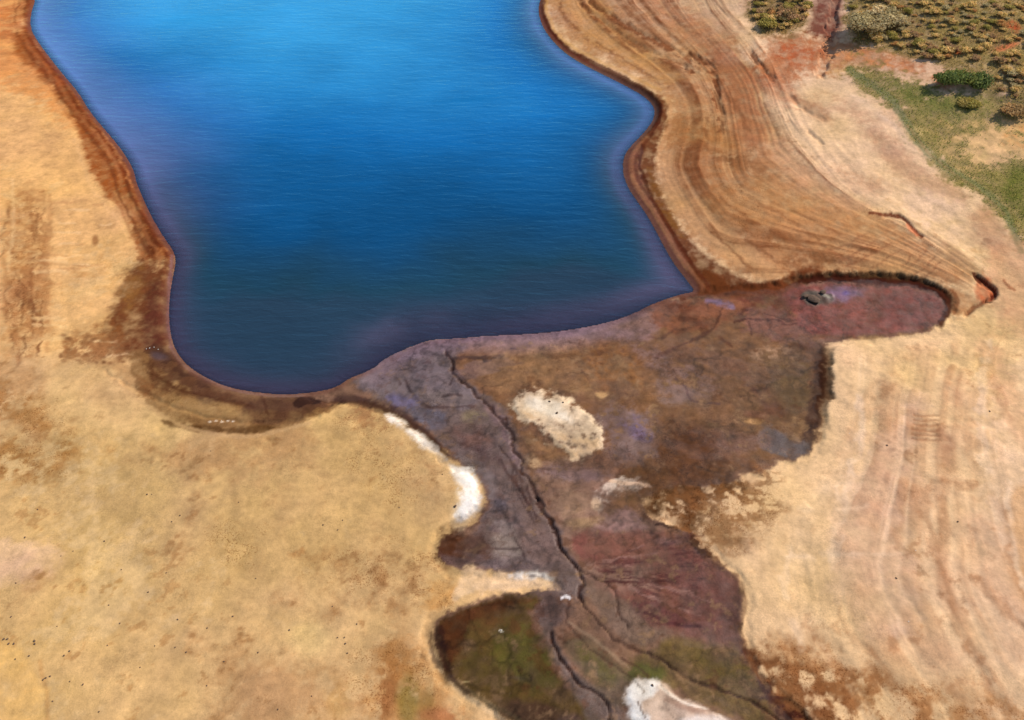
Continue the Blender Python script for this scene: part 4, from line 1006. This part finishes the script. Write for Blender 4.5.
lake['kind'] = 'structure'; lake['label'] = 'deep blue reservoir water with fine ripples'

# ------------------------------------------------------------------ place things on the terrain
PU, PV, PXY = fu, fv, FI
def at(u, v):
    k = np.argmin((fu - u) ** 2 + (fv - v) ** 2); j = FI[k]
    return float(X[j]), float(Y[j]), float(Z[j])
def ground_z(x, y):
    i = np.clip(np.searchsorted(xs, x), 1, NX - 1); j = np.clip(np.searchsorted(ys, y), 1, NY - 1)
    return float(min(Z[j * NX + i], Z[(j - 1) * NX + i], Z[j * NX + i - 1], Z[(j - 1) * NX + i - 1]))

def simple(name, col, rough=.9, var=.3, sc=3, attrname=None):
    m, nt, out = mat(name); L = nt.links
    tc = N(nt, 'ShaderNodeTexCoord').outputs['Object']
    n = noise(nt, tc, sc, 4, .6)
    base = col
    if attrname:
        base = N(nt, 'ShaderNodeAttribute', attribute_name=attrname).outputs['Color']
    c = mixc(nt, 1.0, base, mapr(nt, n, .3, .7, 1 - var, 1 + var), 'MULTIPLY')
    b = N(nt, 'ShaderNodeBsdfPrincipled'); L.new(c, b.inputs['Base Color']); b.inputs['Roughness'].default_value = rough; b.inputs['Specular IOR Level'].default_value = .15
    sh_ = b.outputs[0]
    if attrname:
        t_ = N(nt, 'ShaderNodeBsdfTranslucent'); L.new(c, t_.inputs[0])
        mx = N(nt, 'ShaderNodeMixShader'); mx.inputs[0].default_value = .35
        L.new(sh_, mx.inputs[1]); L.new(t_.outputs[0], mx.inputs[2]); sh_ = mx.outputs[0]
    L.new(sh_, out.inputs[0]); return m

def mesh_obj(name, V_, F_, m, parent=None, cols=None, smooth=False):
    me = bpy.data.meshes.new(name); me.from_pydata([tuple(v) for v in V_], [], F_)
    if smooth: me.polygons.foreach_set('use_smooth', np.ones(len(F_), bool))
    if cols is not None: attr(me, 'leaf', np.asarray(cols))
    me.materials.append(m)
    o = bpy.data.objects.new(name, me); COL.objects.link(o)
    if parent: o.parent = parent
    return o

M_BARK = simple('bark', (.13, .09, .06), .9, .4, 8)
M_LEAF = simple('leaves', (.1, .1, .1), .8, .25, 2, 'leaf')
M_ROCKD = simple('dark_stone', (.12, .075, .05), .9, .4, 12)
M_ROCKW = simple('pale_stone', (.62, .55, .47), .9, .25, 12)

def shrub_data(seed, H, Rr, palette, nleaf, leaf, lobes, flat=.8, bare=.0):
    """returns trunk verts/faces and crown verts/faces/cols"""
    r = np.random.RandomState(seed)
    tv, tf = [], []
    def limb(p0, p1, r0, r1, n=5):
        p0 = np.array(p0); p1 = np.array(p1); b0 = len(tv)
        dirn = p1 - p0; dirn = dirn / (np.linalg.norm(dirn) + 1e-9)
        a = np.cross(dirn, [0.3, .9, .1]); a /= np.linalg.norm(a); bb = np.cross(dirn, a)
        mid = (p0 + p1) / 2 + r.randn(3) * .06 * np.linalg.norm(p1 - p0)
        for p, q in ((p0, r0), (mid, (r0 + r1) / 2), (p1, r1)):
            for k in range(n):
                t = 2 * math.pi * k / n; tv.append(p + q * (a * math.cos(t) + bb * math.sin(t)))
        for s_ in range(2):
            for k in range(n):
                tf.append((b0 + s_ * n + k, b0 + s_ * n + (k + 1) % n, b0 + (s_ + 1) * n + (k + 1) % n, b0 + (s_ + 1) * n + k))
    cv, cf, cc = [], [], []
    cent = []
    limb((0, 0, -.5), (0, 0, H * .35), .035 * H + .03, .025 * H + .02, 6)
    for k in range(lobes):
        an = 2 * math.pi * (k + r.rand() * .8) / lobes; rad = Rr * (.25 + .5 * r.rand()) * (k > 0)
        cz = H * (.45 + .35 * r.rand()) if k else H * .7
        c0 = np.array([math.cos(an) * rad, math.sin(an) * rad, cz])
        cent.append((c0, Rr * (.32 + .26 * r.rand())))
        limb((0, 0, H * .2), c0, .02 * H + .015, .006 * H, 4)
    per = nleaf // lobes
    for c0, rr in cent:
        tone = r.rand()
        base = np.array(palette[r.randint(len(palette))])
        for _ in range(per):
            dv = r.randn(3); dv /= np.linalg.norm(dv); dv[2] = dv[2] * .8 + .1
            rad = rr * (r.rand() ** .4) * (1 + .25 * r.randn())
            p = c0 + dv * rad * np.array([1, 1, flat])
            if p[2] < .12 * H: p[2] = .12 * H + r.rand() * .2 * H
            nrm = dv + r.randn(3) * .7; nrm /= np.linalg.norm(nrm)
            a = np.cross(nrm, r.randn(3)); a /= np.linalg.norm(a); b_ = np.cross(nrm, a)
            s1 = leaf * (.6 + .8 * r.rand()); s2 = s1 * (.5 + .4 * r.rand())
            b0 = len(cv)
            cv += [p - a * s1, p + b_ * s2 + nrm * s1 * .2, p + a * s1, p - b_ * s2 + nrm * s1 * .2]
            cf.append((b0, b0 + 1, b0 + 2, b0 + 3))
            col = base * (.75 + .5 * r.rand()) * (.85 + .3 * tone)
            cc += [col] * 4
    return tv, tf, cv, cf, cc

def lin(c): return tuple(float(x) * 2.25 for x in alb(c))
PAL = {
    'olive': [lin((160, 140, 86)), lin((146, 128, 74)), lin((174, 150, 98))],
    'grey': [lin((148, 136, 98)), lin((136, 124, 88)), lin((160, 144, 106))],
    'green': [lin((88, 98, 54)), lin((76, 88, 50)), lin((106, 110, 58))],
    'dry': [lin((168, 132, 84)), lin((150, 116, 70)), lin((134, 108, 62))],
    'purple': [lin((140, 112, 80)), lin((144, 118, 78)), lin((128, 106, 70))],
    'midgreen': [lin((138, 126, 66)), lin((146, 130, 74)), lin((124, 114, 58))],
}
def make_shrub(name, seed, H, Rr, pal, nleaf, leaf, lobes, **k):
    tv, tf, cv, cf, cc = shrub_data(seed, H, Rr, PAL[pal], nleaf, leaf, lobes, **k)
    root = bpy.data.objects.new(name, None); COL.objects.link(root); root.empty_display_size = .5
    mesh_obj('trunk', tv, tf, M_BARK, root)
    mesh_obj('crown', cv, cf, M_LEAF, root, cc)
    return root
def dup(src, x, y, z, s, rz, label, cat, group):
    o = src.copy(); COL.objects.link(o)
    for ch in src.children:
        c_ = ch.copy(); COL.objects.link(c_); c_.parent = o
    setup(o, x, y, z, s, rz, label, cat, group); return o
def setup(o, x, y, z, s, rz, label, cat, group=None):
    o.location = (x, y, z); o.scale = (s, s, s * (.6 + .25 * random.random())) if not isinstance(s, tuple) else s
    o.rotation_euler = (0, 0, rz); o['label'] = label; o['category'] = cat
    if group: o['group'] = group

# single plants one can point at
x, y, z = at(862, 32)
o = make_shrub('pale_tree', 3, 5.2, 4.0, 'grey', 5200, .24, 13); setup(o, x, y, z - .1, 1, .3, 'big pale grey-green bushy tree beside the shaded red gully', 'tree')
x, y, z = at(884, 24)
o = make_shrub('pale_tree', 4, 4.4, 3.6, 'grey', 4000, .23, 11); setup(o, x, y, z - .1, 1, 1.3, 'second grey-green bushy tree, just right of the biggest pale one', 'tree')
x, y, z = at(951, 82)
o = make_shrub('evergreen_shrub', 5, 1.7, 2.8, 'green', 3600, .20, 9, flat=.7); setup(o, x, y, z - .1, (1.2, .8, 1), .1, 'dark green bush at the right end of the orange soil, left one of the pair', 'bush')
x, y, z = at(976, 84)
o = make_shrub('evergreen_shrub', 6, 1.4, 2.6, 'green', 3400, .20, 9, flat=.7); setup(o, x, y, z - .1, (1.2, .8, 1), 1.1, 'dark green bush in front of the scrub, right one of the pair', 'bush')
x, y, z = at(968, 104)
o = make_shrub('low_shrub', 16, .8, 2.0, 'midgreen', 2600, .17, 8, flat=.6); setup(o, x, y, z - .1, 1, 1.1, 'low bright green bush in the grass below the dark green pair', 'bush')
x, y, z = at(1012, 112)
o = make_shrub('bare_shrub', 7, 1.8, 2.6, 'purple', 2600, .18, 9, flat=.6); setup(o, x, y, z - .1, 1, 2.1, 'greyish brown bush above the bare orange patch at the right edge', 'bush')
x, y, z = at(786, 18)
o = make_shrub('dark_shrub', 8, 2.6, 2.4, 'purple', 2400, .2, 8); setup(o, x, y, z - .1, 1, 2.1, 'purplish grey bush left of the shaded red gully', 'bush')
x, y, z = at(768, 26)
o = make_shrub('green_shrub', 9, 1.8, 2.0, 'midgreen', 2000, .18, 7); setup(o, x, y, z - .1, 1, .1, 'small green bush at the lower left tip of the left scrub patch', 'bush')

# scrub: countable small bushes sharing five shapes
pro = [make_shrub('scrub_bush', 21, 2.0, 1.7, 'olive', 1300, .19, 7), make_shrub('scrub_bush', 22, 1.6, 1.6, 'grey', 1200, .18, 6), make_shrub('scrub_bush', 23, 1.4, 1.4, 'dry', 1100, .17, 6),
       make_shrub('scrub_bush', 24, 1.8, 1.5, 'midgreen', 1200, .18, 6), make_shrub('scrub_bush', 25, 1.5, 1.5, 'purple', 1100, .18, 6)]
LAB = ['olive scrub bush on the slope beyond the orange soil', 'pale grey-green scrub bush on the slope beyond the orange soil', 'dry tan scrub bush on the slope beyond the orange soil',
       'mid green scrub bush on the slope beyond the orange soil', 'brownish scrub bush on the slope beyond the orange soil']
LAB2 = [l.replace('the slope beyond the orange soil', 'the patch left of the shaded gully') for l in LAB]
used = [False] * 5; placed = []
def inpoly(u, v, P):
    return bool(seg_dist(np.array([float(u)]), np.array([float(v)]), [tuple(map(float, p)) for p in P])[1][0])
SA = [(846, -14), (1034, -14), (1034, 108), (1000, 92), (985, 78), (948, 66), (905, 52), (862, 40)]
SB = [(748, -10), (812, -10), (804, 22), (778, 30), (756, 18)]
tries = 0
while len(placed) < 270 and tries < 14000:
    tries += 1
    inB = random.random() < .16
    if inB: u, v = random.uniform(746, 814), random.uniform(-10, 32)
    else: u, v = random.uniform(846, 1034), random.uniform(-14, 108)
    if not inpoly(u, v, SB if inB else SA): continue
    if not inB and (abs(u - 965) < 30 and 60 < v < 100): continue
    if not inB and ((u - 1013) ** 2 / 100 + (v - 26) ** 2 / 60 < 1 or (u - 1004) ** 2 / 200 + (v - 48) ** 2 / 36 < 1): continue
    if any((u - a) ** 2 + ((v - b_) * 1.8) ** 2 < 30 for a, b_ in placed): continue
    placed.append((u, v))
    lowp = (v > 20 + (u - 860) * .3)
    k = random.choices(range(5), [5, 4, 2, 2, 2 + 3 * lowp] if not inB else [3, 0, 2, 3, 3])[0]
    x, y, z = at(u, v)
    s = random.uniform(.35, .85) * (1.0 if lowp or inB else .75)
    lab = (LAB2 if inB else LAB)[k]
    grp = ('scrub bushes left of the gully, ' if inB else 'scrub bushes on the far slope, ') + ['olive', 'pale grey', 'dry tan', 'mid green', 'brownish'][k]
    if not used[k]:
        used[k] = True; setup(pro[k], x, y, z - .08, s, random.random() * 6.28, lab, 'bush', grp)
    else:
        dup(pro[k], x, y, z - .08, s, random.random() * 6.28, lab, 'bush', grp)

# ---- grass tufts (nobody could count them)
def tufts(name, polys, n, cols, h, label):
    Vv, Ff, Cc = [], [], []
    r = np.random.RandomState(len(name) + n)
    allc = []
    for P in polys:
        P = smooth_poly([tuple(map(float, p)) for p in P], 1)
        i = bbox(P, 0); s = sdist(fu[i], fv[i], P)
        w_ = i[(s + 3 * fB[i] < 0) & (G[i] > .3)]
        allc.append(w_)
    allc = np.concatenate(allc)
    # weight by footprint (grid cells get larger with distance)
    pick = r.choice(allc, n)
    j = FI[pick]
    bx = X[j] + r.uniform(-.4, .4, n); by = Y[j] + r.uniform(-.5, .5, n); bzz = Z[j] - .03
    hh = h * r.uniform(.4, 1.2, n); an = r.uniform(0, 6.28, n); wd = hh * r.uniform(.3, .7, n)
    lx = r.uniform(-.5, .5, n) * hh; ly = r.uniform(-.5, .5, n) * hh
    vv = np.stack([np.stack([bx - np.cos(an) * wd * .5, by - np.sin(an) * wd * .5, bzz], -1), np.stack([bx + np.cos(an) * wd * .5, by + np.sin(an) * wd * .5, bzz], -1),
                   np.stack([bx + np.cos(an) * wd * .3 + lx, by + np.sin(an) * wd * .3 + ly, bzz + hh], -1), np.stack([bx - np.cos(an) * wd * .3 + lx, by - np.sin(an) * wd * .3 + ly, bzz + hh], -1)], 1).reshape(-1, 3)
    me = bpy.data.meshes.new(name)
    me.vertices.add(n * 4); me.loops.add(n * 4); me.polygons.add(n)
    me.vertices.foreach_set('co', vv.astype(np.float32).ravel()); me.loops.foreach_set('vertex_index', np.arange(n * 4, dtype=np.int32))
    me.polygons.foreach_set('loop_start', np.arange(0, n * 4, 4, dtype=np.int32)); me.polygons.foreach_set('loop_total', np.full(n, 4, np.int32))
    me.update(calc_edges=True)
    cs = np.array([alb(c_) for c_ in cols])[r.randint(0, len(cols), n)] * 1.5 * r.uniform(.7, 1.3, (n, 1))
    attr(me, 'leaf', np.repeat(cs, 4, 0)); me.materials.append(M_LEAF)
    o = bpy.data.objects.new(name, me); COL.objects.link(o); o['kind'] = 'stuff'; o['label'] = label; o['category'] = 'grass'
tufts('grass', [GRS], 22000, [(126, 130, 60), (142, 138, 72), (104, 118, 50), (168, 150, 90)], .20, 'short green grass growing between the sand and the scrub')
tufts('dry_grass', [SCR, SCR2], 36000, [(158, 136, 84), (136, 120, 70), (176, 150, 98), (140, 124, 70)], .28, 'dry tan and olive grass between the scrub bushes')

# ---- stones
def rock_mesh(seed, n=2):
    import bmesh
    bm = bmesh.new(); bmesh.ops.create_icosphere(bm, subdivisions=n, radius=1)
    r = random.Random(seed)
    offs = [Vector((r.gauss(0, 1), r.gauss(0, 1), r.gauss(0, 1))).normalized() for _ in range(7)]
    for v in bm.verts:
        for o_ in offs:
            t = v.co.dot(o_)
            if t > .62: v.co -= o_ * (t - .62) * .9
        v.co *= 1 + r.uniform(-.07, .07)
        v.co.z *= .7
    me = bpy.data.meshes.new('stone'); bm.to_mesh(me); bm.free(); return me
rm = [rock_mesh(k) for k in range(4)]
for m_ in rm: m_.materials.append(M_ROCKD)
rmw = [rock_mesh(k + 9) for k in range(2)]
for m_ in rmw: m_.materials.append(M_ROCKW)
def stone(u, v, size, label, group=None, white=False, name='stone', sc=(1, 1, 1)):
    x, y, z = at(u, v); size = size * (.28 if white else .48) if name == 'stone' else size
    o = bpy.data.objects.new(name, random.choice(rmw if white else rm)); COL.objects.link(o)
    o.location = (x, y, z + size * .2); o.scale = tuple(size * q * random.uniform(.8, 1.25) for q in sc); o.rotation_euler = (0, 0, random.random() * 6.28)
    o['label'] = label; o['category'] = 'stone'
    if group: o['group'] = group
def z3(x0, y0, L_): return [(x0 + a / 3, y0 + b_ / 3) for a, b_ in L_]
A = z3(0, 480, [(440, 42), (454, 42), (115, 90), (540, 107), (515, 127), (312, 183), (220, 213), (182, 228), (75, 172), (363, 269), (498, 279), (50, 310), (446, 339), (326, 374), (33, 413), (533, 418), (700, 411), (622, 445), (360, 430),
                 (462, 499), (524, 504), (556, 517), (206, 514), (190, 526), (46, 537), (88, 530), (423, 563), (208, 603), (248, 614), (160, 664), (298, 694), (674, 547), (620, 617), (172, 440), (322, 495), (716, 65)])
for u, v in A: stone(u, v, random.uniform(.13, .22), 'small dark stone lying alone on the golden sand plain at lower left', 'small dark stones scattered on the sand plain')
B = z3(0, 480, [(10, 478), (24, 476), (24, 490), (41, 491), (104, 484), (106, 492)])
for u, v in B: stone(u, v, .24, 'dark stone in the tight cluster near the left edge of the sand plain', 'dark stones clustered near the left edge')
B = z3(0, 480, [(128, 598), (138, 592), (148, 590)])
for u, v in B: stone(u, v, .2, 'dark stone in the short row below the left cluster', 'dark stones in a short row')
for u, v in z3(256, 480, [(265, 470), (268, 490), (245, 474), (275, 520)]) + [(289, 630)]: stone(u, v, .19, 'dark stone in the loose group left of the green basin', 'dark stones left of the green basin')
for u, v in z3(256, 480, [(432, 82), (261, 120), (243, 150), (228, 377), (66, 690), (165, 650), (8, 520), (300, 430), (200, 135), (1, 296)]) + [(442, 474), (211, 451)]:
    stone(u, v, .17, 'small dark stone on the sand between the plain and the stream', 'small dark stones west of the stream')
stone(455, 506, .34, 'black stone against the left side of the white bank strip', name='stone')
stone(549, 401, .30, 'upper left of the two close dark stones on the white patch'); stone(557, 413, .36, 'lower right dark stone on the white patch, the widest', sc=(1.3, .8, .7)); stone(563, 402, .24, 'upper right small dark stone on the white patch')
stone(652, 686, .24, 'dark stone on top of the white spit at the bottom edge')
stone(814, 300, .9, 'largest dark rock sticking out of the finger-shaped mud pool', name='rock', sc=(1.2, .8, .7)); stone(806, 297, .6, 'smaller dark rock at the left of the rocks in the mud pool', name='rock', sc=(1.2, .8, .6)); stone(823, 293, .5, 'small rock at the upper right of the rocks in the mud pool', name='rock', sc=(1.4, .7, .6))
stone(958, 522, .22, 'dark stone on the pale right bank, higher one'); stone(896, 578, .2, 'dark stone on the pale right bank, middle one'); stone(990, 411, .3, 'brown stone on the right bank with a streak beside it'); stone(887, 445, .25, 'brown stone on the right bank below the scrape marks')
stone(908, 621, .2, 'pale stone on the lower right bank', white=True); stone(849, 433, .22, 'pale stone on the right bank near the brown flat', white=True); stone(915, 550, .18, 'pale stone halfway down the right bank', white=True)
for u, v in [(146, 349), (150, 348.4), (154, 347.6), (158, 349)]: stone(u, v, .28, 'pale stone in the short row on the dark left shore', 'pale stones in a row on the left shore', True)
for u, v in [(210, 421), (216, 420.5), (222, 421), (227, 421), (232, 421.6)]: stone(u, v, .2, 'pale stone in the row on the wet crescent below the lake', 'pale stones on the wet crescent', True)
stone(501, 631, .25, 'white stone lying in the green basin', white=True, sc=(1.5, .7, .7))
stone(247, 377, .28, 'dark stone just under the water near the lower left shore', sc=(1.6, .8, .8))

# ------------------------------------------------------------------ light, sky, camera
SUN_AZ = math.radians(62)     # clockwise from +Y (view direction) towards +X
SUN_EL = math.radians(40)
w = bpy.data.worlds.new('World'); SC.world = w; w.use_nodes = True
nt = w.node_tree; bg = nt.nodes['Background']
sk = nt.nodes.new('ShaderNodeTexSky'); sk.sky_type = 'NISHITA'; sk.sun_disc = False
sk.sun_elevation = SUN_EL; sk.sun_rotation = SUN_AZ; sk.air_density = 1.0; sk.dust_density = .6; sk.ozone_density = 1.5
nt.links.new(sk.outputs[0], bg.inputs[0]); bg.inputs[1].default_value = .10
sd = bpy.data.lights.new('sun', 'SUN'); sd.energy = 3.6; sd.angle = math.radians(.6); sd.color = (1, .93, .82)
so = bpy.data.objects.new('sun', sd); COL.objects.link(so)
dv = Vector((math.sin(SUN_AZ) * math.cos(SUN_EL), math.cos(SUN_AZ) * math.cos(SUN_EL), math.sin(SUN_EL)))
so.rotation_euler = dv.to_track_quat('Z', 'Y').to_euler(); so.location = dv * 300

cd = bpy.data.cameras.new('camera'); cam = bpy.data.objects.new('camera', cd); COL.objects.link(cam)
cd.sensor_width = 36; cd.lens = 36 * F / 1024; cd.clip_end = 12000; cd.clip_start = .5
cam.location = (0, 0, CAM_H); cam.rotation_euler = (math.pi / 2 - PITCH, 0, 0)
SC.camera = cam
SC.view_settings.view_transform = 'Standard'; SC.view_settings.look = 'None'; SC.view_settings.gamma = 1
SC.view_settings.exposure = .5
